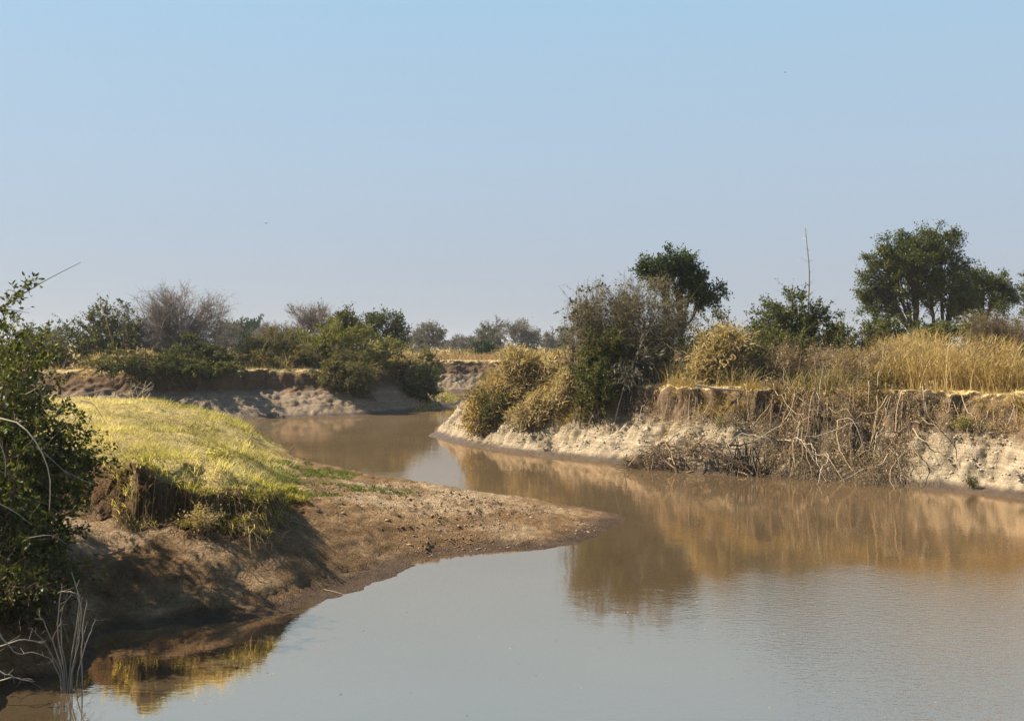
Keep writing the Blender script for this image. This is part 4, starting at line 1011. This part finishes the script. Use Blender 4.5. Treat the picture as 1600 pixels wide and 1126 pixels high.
# ------------------------------------------------------------------ the near bush on the left
def path_px(rows, S=10):
    """rows of (u, v, D): a smooth path through those places"""
    K = np.array([PD(u, v, D) for u, v, D in rows]); t = np.linspace(0, len(K) - 1, S); i = np.minimum(t.astype(int), len(K) - 2); f = (t - i)[:, None]
    k0, k1, k2, k3 = K[np.maximum(i - 1, 0)], K[i], K[i + 1], K[np.minimum(i + 2, len(K) - 1)]
    return .5 * (2 * k1 + (k2 - k0) * f + (2 * k0 - 5 * k1 + 4 * k2 - k3) * f ** 2 + (3 * k1 - k0 - 3 * k2 + k3) * f ** 3)
def near_extra(root, T, Lf, limbs, tw):
    loc = np.array(root.location)
    # hanging leafless twigs in the shade under the crown
    P, _ = sprout(limbs, 1300, .0, .7, 1.1, 5, 1.0, .3, .05, .6, limbs.mean((0, 1)), .45, .10)
    q = MB(); q.add(*tubes(P, .006, .002, 3)); o = q.build('dead_twigs', M['twig_grey'], root, loc); o['kind'] = 'stuff'
    for rows, r in (([(-12, 652, 16.6), (30, 662, 16.4), (62, 700, 16.3), (78, 745, 16.3), (77, 797, 16.4)], .014), ([(68, 706, 16.3), (92, 728, 16.3), (112, 746, 16.4)], .008),
                    ([(-5, 680, 16.2), (8, 715, 16.2), (8, 745, 16.2)], .010), ([(-5, 785, 16.4), (24, 800, 16.4), (50, 820, 16.4)], .009), ([(40, 616, 16.8), (62, 602, 16.8), (80, 570, 17)], .010),
                    ([(60, 604, 16.8), (70, 625, 16.8), (76, 638, 16.8)], .006), ([(45, 840, 16.6), (80, 836, 16.6), (105, 850, 16.7)], .008), ([(-5, 530, 16.8), (10, 520, 16.8)], .014),
                    ([(100, 735, 16.8), (130, 750, 16.8), (150, 757, 16.8)], .006), ([(125, 625, 18), (146, 632, 18), (160, 652, 18)], .008)):
        q = MB(); q.add(*tubes(path_px(rows)[None], r, r * .45, 5)); q.build('pale_branch', M['twig_pale' if r > .009 else 'twig_grey'], root, loc)
    top = path_px([(-40, 500, 17), (0, 480, 17), (38, 458, 17), (75, 436, 17), (126, 410, 17)], 14)
    top2 = path_px([(20, 462, 17), (36, 449, 17), (66, 438, 17)], 8); top3 = path_px([(-10, 482, 17), (18, 484, 17), (46, 489, 17)], 8)
    for p, r in ((top, .016), (top2, .008), (top3, .009)):
        q = MB(); q.add(*tubes(p[None], r, r * .3, 5)); q.build('leafy_branch', M['twig_grey'], root, loc)
    tt = np.concatenate([top[None, :9, :][:, np.linspace(0, 7, 8).astype(int)], top2[None], top3[None]])
    t4, _ = sprout(tt, 40, .0, .75, .22, 3, 1, .4, .1)
    q = MB(); q.add(*tubes(t4, .004, .002, 3)); q.build('sprig', M['twig_grey'], root, loc)
    Lf.add(*leaves(t4, 170, .085, .1, 1, .02, .5, fold=True))
    # drooping sprays that break the outline
    t5, _ = sprout(limbs, 260, .75, 1, .8, 6, .7, .6, .1, .9, limbs.mean((0, 1)), .35, .06)
    T.add(*tubes(t5, .006, .002, 3)); Lf.add(*leaves(t5, 3600, .085, .15, 1, .03, .52, fold=True))
shrub('leafy_bush', 'large dark leafy bush in the near left corner overhanging the mud', 'bush', -20, 20.0,
      [(-330, 455, -40, 660, .9, 4), (-120, 500, 60, 660, .8, 4), (-60, 545, 118, 690, .8, 3.2), (-30, 600, 138, 770, .7, 1.5), (-120, 640, 90, 850, .8, 0), (20, 690, 152, 800, .6, 1), (-20, 560, 80, 640, .7, 1), (-160, 760, 95, 960, .6, -.8), (-20, 760, 128, 880, .55, -.3), (60, 640, 160, 760, .5, 2), (-110, 880, 60, 1050, .6, -1.5), (-40, 860, 120, 970, .5, -.8), (-40, 490, 70, 600, .8, 3), (-300, 600, -60, 900, .8, 2)],
      'dark', 601, n=1.0, spread=.5, limbs=360, twigs=11000, tl=.5, wisps=60, leaves=74000, ls=.070, jit=.04, bark='twig_brown', leaf='leaf_near', extra=near_extra, droop=.3)

shrub('dead_bush', 'dark leafless tangle of dead twigs in the shade below the near leafy bush', 'dead bush', 0, 18.9,
      [(-120, 840, 70, 1030, .7), (-20, 860, 128, 990, .6, .3), (-90, 940, 90, 1062, .6, -.4), (20, 960, 110, 1050, .5)], 'bare', 603, spread=.8, limbs=200, twigs=4200, tl=.5, sub=5500, thick=1.5, leaves=7000, ls=.07, bark='twig_brown', leaf='leaf_near', droop=.3)
reseed(602)
loc = np.array([*PZ(100, 1058, 0.0), 0.0])
stalks = empty('dead_stalk_clump', 'clump of pale dead stalks standing in the water under the near leafy bush', 'dead stalks', loc)
for rows in ([(100, 1062, 17.6), (78, 1000, 17.6), (52, 955, 17.5)], [(112, 1062, 17.7), (126, 990, 17.7), (134, 935, 17.8)], [(102, 1060, 17.6), (92, 980, 17.7), (98, 905, 17.8)], [(108, 1064, 17.6), (122, 1010, 17.6), (128, 960, 17.5), (116, 905, 17.5)],
             [(128, 1056, 17.9), (130, 990, 17.9), (133, 945, 17.9)], [(98, 1060, 17.6), (70, 1015, 17.5), (40, 985, 17.4)], [(105, 1062, 17.6), (125, 940, 17.6), (105, 925, 17.6), (92, 930, 17.6)], [(96, 1062, 17.6), (84, 1030, 17.6), (52, 1012, 17.4)],
             [(106, 1062, 17.6), (96, 1010, 17.6), (94, 950, 17.7), (112, 930, 17.7)], [(118, 1060, 17.8), (140, 990, 17.8), (150, 965, 17.8)], [(-10, 1040, 17), (20, 1050, 17), (58, 1056, 17.2)], [(-10, 1066, 17), (15, 1058, 17), (50, 1064, 17.1)],
             [(-6, 985, 17), (15, 1010, 17), (40, 1020, 17.1)], [(-10, 1012, 17), (30, 1000, 17), (62, 1008, 17.2)]):
    p = path_px([(u, min(v, 1070), D) for u, v, D in rows]); p = wiggle(p[None], .045)[0]; p[0, 2] = min(p[0, 2], -.05) if rows[0][1] > 1050 else p[0, 2]
    q = MB(); q.add(*tubes(p[None], U(.010, .015), .006, 5)); q.build('stalk', M['twig_pale'], stalks, loc)
    t, _ = sprout(p[None], 5, .3, .95, .22, 4, .8, .5, .1)
    q = MB(); q.add(*tubes(t, .004, .002, 3)); o = q.build('side_twigs', M['twig_grey'], stalks, loc); o['kind'] = 'stuff'

# ------------------------------------------------------------------ draped roots and dead stems
def downhill(P, L, CL):
    e = .3; s = sdist(P, L, CL)
    return -nrm(np.column_stack([sdist(P + [e, 0], L, CL) - s, sdist(P + [0, e], L, CL) - s]))
def drape(P, L, CL, length, S=9, side=.5, lift=.25, zf=None):
    n = len(P); d = nrm(downhill(P, L, CL) + rng.normal(size=(n, 1)) * side * np.array([[.67, -.75]]))
    st = np.broadcast_to(np.asarray(length, float), (n,)) / (S - 1); pts = [P]; h = d
    for k in range(S - 1):
        h = nrm(h + rng.normal(size=(n, 2)) * .22); pts.append(pts[-1] + h * st[:, None])
    Q = np.stack(pts, 1); z = (zf or ground_z)(Q.reshape(-1, 2)).reshape(n, S)
    z = np.maximum(z, -.15); arch = np.sin(np.linspace(0, math.pi, S))[None] * U(.2, 1, n)[:, None] * lift
    return np.dstack([Q, z + .03 + arch + np.abs(rng.normal(size=(n, S))) * .04])
def bank_points(n, u0, u1, s0, s1, L=None, CL=None):
    L = SH_R if L is None else L; CL = CL_R if CL is None else CL
    P = along_bank(n * 9, L, CL, -5, 34, 30, 72, s0, s1); u_ = 800 + P[:, 0] / P[:, 1] * FPX; P = P[(u_ > u0) & (u_ < u1)]
    return P[:n]
reseed(701)
loc = np.array([*PD(1330, 540, 46.5)[:2], 2.0])
tangle = empty('root_tangle', 'big brown tangle of dead roots and stems slumped down the right bank beside the driftwood', 'root tangle', loc)
S0 = bank_points(1100, 1195, 1430, .8, 5.6)
D0 = drape(S0, SH_R, CL_R, U(1.0, 3.4, len(S0)), 7, .55, .55, z_right)
q = MB(); q.add(*tubes(D0, U(.006, .016, len(D0)), .004, 3)); o = q.build('fine_roots', M['twig_brown'], tangle, loc); o['kind'] = 'stuff'
up_, _ = sprout(D0, 2600, .0, .8, .55, 3, 1.0, .4, .25, 0, None, .35, .14)
q = MB(); q.add(*tubes(up_, .007, .003, 3)); o = q.build('twig_litter', M['twig_tan'], tangle, loc); o['kind'] = 'stuff'
q = MB(); q.add(*leaves(up_, 3600, .10, .1, 1, .08, .5)); o = q.build('dead_leaves', M['leaf_dry'], tangle, loc); o['kind'] = 'stuff'
S1 = bank_points(95, 1200, 1430, 1.6, 5.6); D1 = drape(S1, SH_R, CL_R, U(1.8, 4.6, len(S1)), 12, .8, .85, z_right)
for p in D1:
    q = MB(); q.add(*tubes(p[None], U(.018, .040), .010, 5)); q.build('root', M['twig_tan' if R() < .5 else ('twig_pale' if R() < .3 else 'twig_brown')], tangle, loc)
# upright dead stems that stick out of the top of the tangle
t = bank_points(26, 1225, 1400, 4.3, 6.0); t3 = np.column_stack([t, ground_z(t)])[:, None] + np.linspace(0, 1, 7)[None, :, None] * np.column_stack([rng.normal(size=len(t)) * .5, rng.normal(size=len(t)) * .3, U(1.0, 2.4, len(t))])[:, None]
for p in wiggle(t3, .22):
    q = MB(); q.add(*tubes(p[None], U(.014, .026), .006, 4)); q.build('dead_stem', M['twig_pale' if R() < .5 else 'twig_tan'], tangle, loc)
# loose dead stems hanging elsewhere on the bank face
def hanging(name, label, cat, u0, u1, s0, s1, n, seed, nroot, mat='twig_tan', leafn=0, leafm='leaf_dry', rr=.010):
    reseed(seed); S = bank_points(n, u0, u1, s0, s1); c = S.mean(0); loc = np.array([*c, 2.5]); rt = empty(name, label, cat, loc)
    Dp = drape(S, SH_R, CL_R, U(.6, 2.2, len(S)), 6, .7, .3, z_right); q = MB(); q.add(*tubes(Dp, U(.5, 1, len(Dp)) * rr, .003, 3))
    tw, _ = sprout(Dp, n * 3, 0, .9, .4, 3, 1, .4, .25, 0, None, .3, .14); q.add(*tubes(tw, .006, .003, 3)); o = q.build('fine_stems', M[mat], rt, loc); o['kind'] = 'stuff'
    if leafn:
        q = MB(); q.add(*leaves(tw, leafn, .10, .1, 1, .07, .5)); o = q.build('dead_leaves', M[leafm], rt, loc); o['kind'] = 'stuff'
    S = bank_points(nroot, u0, u1, (s0 + s1) / 2, s1); Dp = drape(S, SH_R, CL_R, U(1.2, 2.8, len(S)), 10, .6, .4, z_right)
    for p in Dp:
        q = MB(); q.add(*tubes(p[None], U(.014, .028), .008, 4)); q.build('stem', M['twig_pale' if R() < .35 else mat], rt, loc)
    return rt
hanging('creeper_mat', 'brown mat of dead creeper hanging down the bank at the point', 'dead creeper', 745, 905, 2.2, 5.4, 330, 711, 24, 'twig_brown', 4500)
hanging('creeper_mat', 'thin dead stems trailing over the soil face left of the root tangle', 'dead creeper', 905, 1195, 3.0, 5.2, 200, 712, 26, 'twig_tan', 1500)
hanging('creeper_mat', 'dry straw and roots hanging under the grass lip right of the root tangle', 'dead creeper', 1425, 1600, 3.4, 5.2, 150, 713, 14, 'twig_tan', 1200, 'grass_gold')
hanging('creeper_mat', 'dark fallen stems lying across the pale clay near the tip of the right bank', 'dead creeper', 765, 870, 1.6, 3.2, 60, 714, 14, 'bark_dark', 300)

# ------------------------------------------------------------------ driftwood at the water's edge
reseed(721)
c0 = PZ(1075, 737, 0.0); c0 = c0 + np.array([.2, .5]); loc = np.array([*c0, 0.0])
pile = empty('driftwood_pile', 'long heap of brown driftwood branches lying at the water edge below the pale clay', 'driftwood', loc)
ax = nrm(PZ(1170, 741) - PZ(970, 727)); nn = np.array([-ax[1], ax[0]])
def in_pile(n):
    a = U(-3.4, 3.0, n); hgt = 1.5 * np.clip(1 - (a / 3.6) ** 2, .1, 1) * U(.05, 1, n)
    b = U(-.8, 1.0, n)
    return np.column_stack([c0 + a[:, None] * ax + b[:, None] * nn, hgt])
def stick(n, L, S=7, flat=.35):
    o = in_pile(n); d = nrm(np.column_stack([ax[None] * rng.normal(size=(n, 1)) * 1.0 + nn[None] * rng.normal(size=(n, 1)) * .7, rng.normal(size=n) * flat]))
    Ls = L * U(.5, 1.3, n); P = o[:, None] + d[:, None] * (np.linspace(-.5, .5, S)[None, :, None] * Ls[:, None, None])
    P[..., 2] += (-.5 * np.linspace(-1, 1, S)[None] ** 2 * Ls[:, None] * U(0, .5, n)[:, None])
    P = wiggle(P, .10 * Ls); P[..., 2] = np.maximum(P[..., 2], -.12); return P
for p in stick(110, 2.0):
    q = MB(); q.add(*tubes(p[None], U(.020, .048), .012, 5)); q.build('branch', M['twig_tan' if R() < .45 else 'twig_brown'], pile, loc)
P = stick(1100, .95, 5, .6); q = MB(); q.add(*tubes(P, U(.006, .016, len(P)), .004, 3)); o = q.build('twig_heap', M['twig_brown'], pile, loc); o['kind'] = 'stuff'
reseed(722)
c1 = PZ(1163, 742, 0.0) + np.array([0, .25]); loc = np.array([*c1, 0.0])
stump = empty('dead_stump', 'dark upright broken stump with snags at the right end of the driftwood heap', 'stump', loc)
for k in range(24):
    b = c1 + rng.normal(size=2) * [.42, .24]; h = U(.9, 1.85); P = np.array([[*b, -.15]]) + np.linspace(0, 1, 7)[:, None] * np.array([[U(-.6, .6), U(-.35, .35), h]])
    q = MB(); q.add(*tubes(wiggle(P[None], .10), U(.035, .085), .02, 6)); q.build('snag', M['bark_dark' if R() < .75 else 'twig_brown'], stump, loc)
for k in range(4):
    z = U(.4, 1.5); P = np.array([[c1[0] - U(.3, .8), c1[1] + U(-.2, .2), z]]) + np.linspace(0, 1, 7)[:, None] * np.array([[U(.9, 1.4), U(-.3, .3), U(-.8, .6)]])
    q = MB(); q.add(*tubes(wiggle(P[None], .12), U(.03, .06), .02, 5)); q.build('cross_branch', M['bark_dark' if R() < .5 else 'twig_tan'], stump, loc)
for k in range(4):
    b = c1 + np.array([U(-.9, .2), U(-.3, -.1)]); P = np.array([[*b, -.3]]) + np.linspace(0, 1, 7)[:, None] * np.array([[U(-.25, .25), U(-.1, .1), U(.8, 1.9)]])
    q = MB(); q.add(*tubes(wiggle(P[None], .08), .018, .007, 4)); q.build('pale_shoot', M['twig_pale'], stump, loc)
log_p = np.array([PD(u, v, 51.2) for u, v in ((1085, 601), (1120, 605), (1160, 606), (1196, 605))])
reseed(723); lg = MB(); lg.add(*tubes(wiggle(log_p[None], .05), .055, .035, 7)); lo = lg.build('pale_log', M['twig_pale'], None, log_p.mean(0)); tag(lo, 'thin pale log lying along the brown bank lip above the clay', 'log')

# ------------------------------------------------------------------ small plants, tufts, sticks
def small(u, v, z, name, label, cat, hpx, wpx, mat, seed, n=500, ls=.08, zf=None):
    reseed(seed); x, y = PZ(u, v, z); gz = float(ground_z([(x, y)])[0]); loc = np.array([x, y, gz]); D = y
    rt = empty(name, label, cat, loc); H = hpx * D / FPX; W = wpx * D / FPX
    tips = loc + np.column_stack([rng.normal(size=26) * W * .4, rng.normal(size=26) * W * .4, U(.3, 1, 26) * H])
    P = wiggle(bez(np.repeat(loc[None] - [0, 0, .05], 26, 0), (tips * .4 + loc * .6) + [0, 0, H * .3], tips, 5), .02)
    T = MB(); T.add(*tubes(P, .008, .004, 3)); Lf = MB(); Lf.add(*leaves(P, n, ls, .2, 1, W * .10, .5)); finish(rt, T, Lf, 'twig_tan', mat, 'foliage', 'stem'); return rt
small(1512, 672, 2.3, 'weed', 'yellow green weed tuft on the bank face right of the root tangle', 'weed', 26, 34, 'leaf_lime', 801, 700)
small(1402, 714, 1.0, 'weed', 'small dark green weed on the pale clay just right of the root tangle', 'weed', 14, 12, 'leaf_mid', 802, 260)
small(1520, 722, 1.2, 'weed', 'small green weed standing alone on the pale clay of the right bank', 'weed', 22, 20, 'leaf_mid', 803, 320)
small(1128, 634, 3.0, 'weed', 'dark green tuft on the brown soil face above the driftwood', 'weed', 20, 34, 'leaf_olive', 804, 500)
small(315, 834, 1.42, 'dry_tuft', 'round brown dry tuft at the foot of the near mound cliff', 'tuft', 44, 46, 'leaf_dry', 805, 1400, .06)
small(345, 756, 1.9, 'dry_tuft', 'dry grass tuft hanging on the middle of the near mound cliff', 'tuft', 26, 40, 'grass_mound', 806, 900, .07)
small(455, 762, 1.3, 'weed', 'fresh green weed patch at the right end of the near mound cliff', 'weed', 20, 44, 'grass_green', 807, 900, .05)
reseed(809)
S = np.array([-15, 24]) + np.array([9, 4]) * R((9000, 2)); z, s, scn, m_, low, high = mound(S); S = S[(np.abs(scn - .25) < .25) & (high - low > .5)][:240]
loc = np.array([*S.mean(0), 1.8]); rt = empty('hanging_roots', 'brown roots and dry turf hanging down the cut face of the near mound', 'roots', loc)
Dp = drape(S, CLIFF, CLIFF_CL, U(.3, 1.1, len(S)), 7, .5, .12, z_near); Dp[..., 1] -= .12
q = MB(); q.add(*tubes(Dp, U(.004, .011, len(Dp)), .003, 3)); tw, _ = sprout(Dp, 700, 0, .9, .25, 4, 1, .4, 0, 0, None, .4, .14); q.add(*tubes(tw, .004, .002, 3)); o = q.build('root_mat', M['twig_tan'], rt, loc); o['kind'] = 'stuff'
reseed(810)
x, y = PZ(222, 626, 2.9); gz = float(ground_z([(x, y)])[0]); loc = np.array([x, y, gz])
rd = empty('dry_stalks', 'few pale and rusty dry stalks standing on the crest of the grassy mound', 'dry stalks', loc)
for k in range(16):
    D = y + U(-.6, .6); u0 = 215 + U(-10, 12); P = path_px([(u0, 628, D), (u0 + U(-8, 14), 612, D), (u0 + U(-16, 34), 590 + U(0, 18), D)], 6)
    q = MB(); q.add(*tubes(P[None], .022, .010, 4)); q.build('stalk', M['twig_pale' if k % 3 else 'twig_brown'], rd, loc)
x, y = PZ(205, 622, 2.95); loc = np.array([x, y, float(ground_z([(x, y)])[0])])
fb = empty('fallen_branch', 'low fallen branch on the mound crest beside the near leafy bush', 'fallen branch', loc)
for rows in ([(140, 614, 57), (170, 609, 57), (197, 615, 57)], [(150, 621, 57), (160, 609, 57), (182, 608, 57)], [(180, 622, 57), (181, 612, 57), (180, 606, 57)]):
    q = MB(); q.add(*tubes(path_px(rows, 7)[None], .035, .015, 5)); q.build('branch', M['twig_grey'], fb, loc)
reseed(811)
def lying(name, label, pts, r, mat, cat='stick'):
    P = np.array([[*PZ(u, v, z)] for u, v, z in pts]); t = np.linspace(0, len(P) - 1, 9); i = np.minimum(t.astype(int), len(P) - 2); f = (t - i)[:, None]; Q = P[i] * (1 - f) + P[i + 1] * f
    Z = ground_z(Q) + r * .8; p = wiggle(np.column_stack([Q, Z])[None], .02); q = MB(); q.add(*tubes(p, r, r * .5, 5)); o = q.build(name, M[mat], None, p[0, 0]); tag(o, label, cat); return o
lying('stick', 'long pale bent stick lying from the near mound cliff down onto the mud', [(276, 826, 1.48), (284, 832, 1.4), (302, 840, 1.3), (332, 852, 1.18)], .016, 'twig_pale')
lying('stick', 'short pale stick lying on the wet mud near the water edge of the spit', [(505, 905, .3), (530, 913, .22), (548, 918, .18)], .010, 'twig_pale')
lying('stick', 'thin straw stalk on the mud above the wet edge in the bay', [(540, 850, .6), (565, 856, .55), (590, 858, .5)], .010, 'twig_tan')
lying('stick', 'dark twig on the damp mud left of the straw stalk', [(395, 884, .8), (405, 890, .75), (412, 893, .7)], .014, 'twig_brown')
sp = MB(); reseed(812); b = PZ(450, 884, .75); bz = float(ground_z([b])[0]); P = np.array([[*b, bz - .04]]) + np.linspace(0, 1, 5)[:, None] * np.array([[.03, 0, .42]]); sp.add(*tubes(wiggle(P[None], .05), .014, .006, 5))
P = np.array([[b[0] + .02, b[1], bz + .2]]) + np.linspace(0, 1, 4)[:, None] * np.array([[-.12, 0, .16]]); so = sp.build('upright_twig', M['twig_brown'], None, np.array([*b, bz])); tag(so, 'small forked twig standing upright in the damp mud', 'twig')

# clods: the largest one by one, the rest as stuff
ICO_V, ICO_F = None, None
def clod_mesh(name, mat, seed):
    r = np.random.default_rng(seed); n = 7
    th = np.linspace(0, 2 * math.pi, n, endpoint=False); V = [[0, 0, .62]]
    for z, rr in ((.42, .62), (.05, 1.0), (-.35, .8)):
        for a in th: V.append([rr * math.cos(a + z) * r.uniform(.7, 1.2), rr * math.sin(a + z) * r.uniform(.7, 1.2), z * r.uniform(.7, 1.3)])
    F = []
    for k in range(n): F.append([0, 1 + k, 1 + (k + 1) % n, 1 + (k + 1) % n])
    V = np.array(V); Q = []
    for ring in range(2):
        for k in range(n): a = 1 + ring * n; Q.append([a + k, a + n + k, a + n + (k + 1) % n, a + (k + 1) % n])
    T3 = [[0, 1 + k, 1 + (k + 1) % n] for k in range(n)]
    return V, np.array(T3), np.array(Q)
def clod_field(P, size, squash, protos, z):
    n = len(P); a = U(0, 6.28, n); ca, sa = np.cos(a), np.sin(a); q = MB()
    for k, (V, T3, Q) in enumerate(protos):
        m = np.arange(n) % len(protos) == k; c, s, S = ca[m], sa[m], size[m]
        if not m.any(): continue
        X = (V[None, :, 0] * c[:, None] - V[None, :, 1] * s[:, None]) * S[:, None] + P[m, 0][:, None]; Y = (V[None, :, 0] * s[:, None] + V[None, :, 1] * c[:, None]) * S[:, None] + P[m, 1][:, None]
        Zz = V[None, :, 2] * (S * squash[m])[:, None] + z[m][:, None]; W = np.dstack([X, Y, Zz]); nn_ = m.sum(); off = (np.arange(nn_) * len(V))[:, None, None]
        T4 = np.concatenate([T3, T3[:, 2:]], 1)
        F = np.concatenate([(Q[None] + off).reshape(-1, 4)])
        tops = V[0]; tn = np.repeat(R(nn_), len(V))
        # close the top with quads spanning the first ring
        nr = (len(V) - 1) // 3; cap = np.array([[0, 1 + k2, 1 + (k2 + 1) % nr, 1 + (k2 + 2) % nr] for k2 in range(0, nr - 1, 2)] + ([[0, nr, 1, 1 + 1 % nr]] if nr % 2 else []))[: (nr + 1) // 2]
        F = np.concatenate([F, (cap[None] + off).reshape(-1, 4)])
        q.add(W.reshape(-1, 3), F, tn)
    return q
M['clod'] = bark_mat('clod', [(0, (.085, .050, .028)), (.45, (.17, .11, .066)), (1, (.40, .31, .20))], 9)
M['clay_lump'] = bark_mat('clay_lump', [(0, (.24, .19, .13)), (.5, (.44, .37, .28)), (1, (.60, .53, .43))], 6)
protos = [clod_mesh('c', None, k) for k in range(6)]
reseed(821)
P = scatter_uv(2400, [(470, 790), (560, 765), (660, 762), (760, 774), (880, 793), (955, 806), (940, 826), (840, 846), (700, 850), (600, 842), (520, 830)], .5)
P = clumped(P, .7, .46, 73, .15); s = sdist(P, SH_N, CL_N); P = P[s > .15]; n = len(P)
o = clod_field(P, U(.012, .05, n) * (1 + (R(n) < .06) * .8), U(.5, .9, n), protos, ground_z(P) + .005).build('mud_crumbs', M['clod']); o['kind'] = 'stuff'
reseed(822)
P = bank_points(3400, 690, 1640, .9, 3.9); P = clumped(P, .8, .46, 74, .15); n = len(P)
o = clod_field(P, U(.025, .075, n), U(.5, .9, n), protos, z_right(P) - .01).build('clay_rubble', M['clay_lump']); o['kind'] = 'stuff'
reseed(823)
base = None
P = scatter_uv(90, [(470, 790), (560, 768), (660, 765), (760, 776), (880, 795), (945, 808), (930, 822), (840, 842), (700, 846), (600, 838), (520, 826)], .5)
s = sdist(P, SH_N, CL_N); P = P[s > .3][:60]; z = ground_z(P)
meshes = []
for k, pr in enumerate(protos):
    V, T3, Q = pr; nr = 7
    m_ = clod_field(np.zeros((1, 2)), np.ones(1), np.array([.8]), [pr], np.zeros(1)).build('mud_clod', M['clod']); meshes.append(m_.data); bpy.data.objects.remove(m_)
for k in range(len(P)):
    o = bpy.data.objects.new('mud_clod', meshes[k % 6]); link(o); sc = U(.05, .11); o.location = (P[k, 0], P[k, 1], z[k]); o.scale = (sc, sc * U(.7, 1), sc * U(.5, .8)); o.rotation_euler = (0, 0, U(0, 6.28))
    tag(o, 'dry brown clod of mud lying on the trampled crest of the spit', 'clod', 'mud clods scattered on the spit')

reseed(830)
P = np.concatenate([scatter_uv(60, [(150, 1020), (500, 960), (700, 900), (900, 880), (1300, 1000), (1500, 1120), (200, 1120)], 0), scatter_uv(60, [(180, 990), (430, 970), (500, 950), (420, 1010), (250, 1060), (160, 1060)], 0)])
n = len(P); a = U(0, 6.28, n); L_ = U(.015, .04, n); ax_ = np.column_stack([np.cos(a), np.sin(a)]) * L_[:, None]; bx_ = np.column_stack([-np.sin(a), np.cos(a)]) * L_[:, None] * .4
V = np.stack([np.column_stack([P - ax_, np.full(n, .006)]), np.column_stack([P + bx_, np.full(n, .012)]), np.column_stack([P + ax_, np.full(n, .006)]), np.column_stack([P - bx_, np.full(n, .010)])], 1)
q = MB(); q.add(V.reshape(-1, 3), np.arange(n * 4).reshape(n, 4), np.repeat(R(n), 4)); o = q.build('floating_leaves', M['leaf_dry']); o['kind'] = 'stuff'

# ------------------------------------------------------------------ two birds far up in the sky
def bird(label, u, v, D, span, flap):
    c = PD(u, v, D); rt = empty('bird', label, 'bird', c); s = span
    P = np.array([[x * s, 0, z * s] for x, z in ((-.26, .01), (-.18, .0), (-.05, -.01), (.08, 0), (.17, .025), (.22, .03), (.27, .02))]) + c
    rad = np.array([.02, .03, .065, .07, .045, .045, .008]) * s; ang = np.arange(8) * math.pi / 4
    V = P[:, None] + rad[:, None, None] * np.stack([np.zeros(8), np.cos(ang), np.sin(ang)], -1)[None]; idx = np.arange(56).reshape(7, 8); nx = np.roll(idx, -1, 1)
    q = MB(); q.add(V.reshape(-1, 3), np.stack([idx[:-1], nx[:-1], nx[1:], idx[1:]], -1).reshape(-1, 4), np.zeros(56)); q.build('body', M['bird'], rt, c, True)
    for sd in (-1, 1):
        rows = []
        for t, ch, dz in ((0, .16, 0), (.3, .19, flap * .6), (.62, .15, flap), (.88, .08, flap * .9), (1, .02, flap * .8)):
            y = sd * t * .5; rows.append([[.06 - .05 * t + ch * .4, y, dz + .012], [.06 - .05 * t - ch * .6 - .06 * t, y, dz + .004], [.06 - .05 * t - ch * .6 - .06 * t, y, dz - .004], [.06 - .05 * t + ch * .4, y, dz - .008]])
        V = np.array(rows) * s + c; idx = np.arange(20).reshape(5, 4); nx = np.roll(idx, -1, 1)
        q = MB(); q.add(V.reshape(-1, 3), np.stack([idx[:-1], nx[:-1], nx[1:], idx[1:]], -1).reshape(-1, 4), np.zeros(20)); q.build('wing', M['bird'], rt, c)
    q = MB(); T = np.array([[[-.24, -.03, .01], [-.24, .03, .01], [-.42, .06, .012], [-.42, -.06, .012]], [[-.24, -.03, 0], [-.24, .03, 0], [-.42, .06, .006], [-.42, -.06, .006]]]) * s + c
    q.add(T.reshape(-1, 3), np.array([[0, 1, 2, 3], [4, 7, 6, 5], [0, 4, 5, 1], [2, 6, 7, 3], [1, 5, 6, 2], [0, 3, 7, 4]]), np.zeros(8)); q.build('tail', M['bird'], rt, c)
bird('tiny dark bird flying in the lower left of the sky above the grey thicket', 416, 349, 75, .32, .10)
bird('tiny faint bird flying high in the sky above the dead pole', 1227, 113, 62, .22, -.04)

# ------------------------------------------------------------------ haze
if HAZE > 0:
    bx0, bx1, by0, by1, bz0, bz1 = -3050, 3050, -3050, 5050, -3.6, 27.0
    V = [(x, y, z) for z in (bz0, bz1) for x, y in ((bx0, by0), (bx1, by0), (bx1, by1), (bx0, by1))]
    m, nt, out = new_mat('haze'); pv = nt.nodes.new('ShaderNodeVolumePrincipled'); pv.inputs['Density'].default_value = HAZE; pv.inputs['Color'].default_value = (.86, .92, 1.0, 1); pv.inputs['Anisotropy'].default_value = .25
    nt.links.new(pv.outputs[0], out.inputs['Volume'])
    me = bpy.data.meshes.new('haze'); me.from_pydata(V, [], [(0, 3, 2, 1), (4, 5, 6, 7), (0, 1, 5, 4), (1, 2, 6, 5), (2, 3, 7, 6), (3, 0, 4, 7)]); me.materials.append(m)
    ho = bpy.data.objects.new('haze', me); link(ho); ho['kind'] = 'stuff'
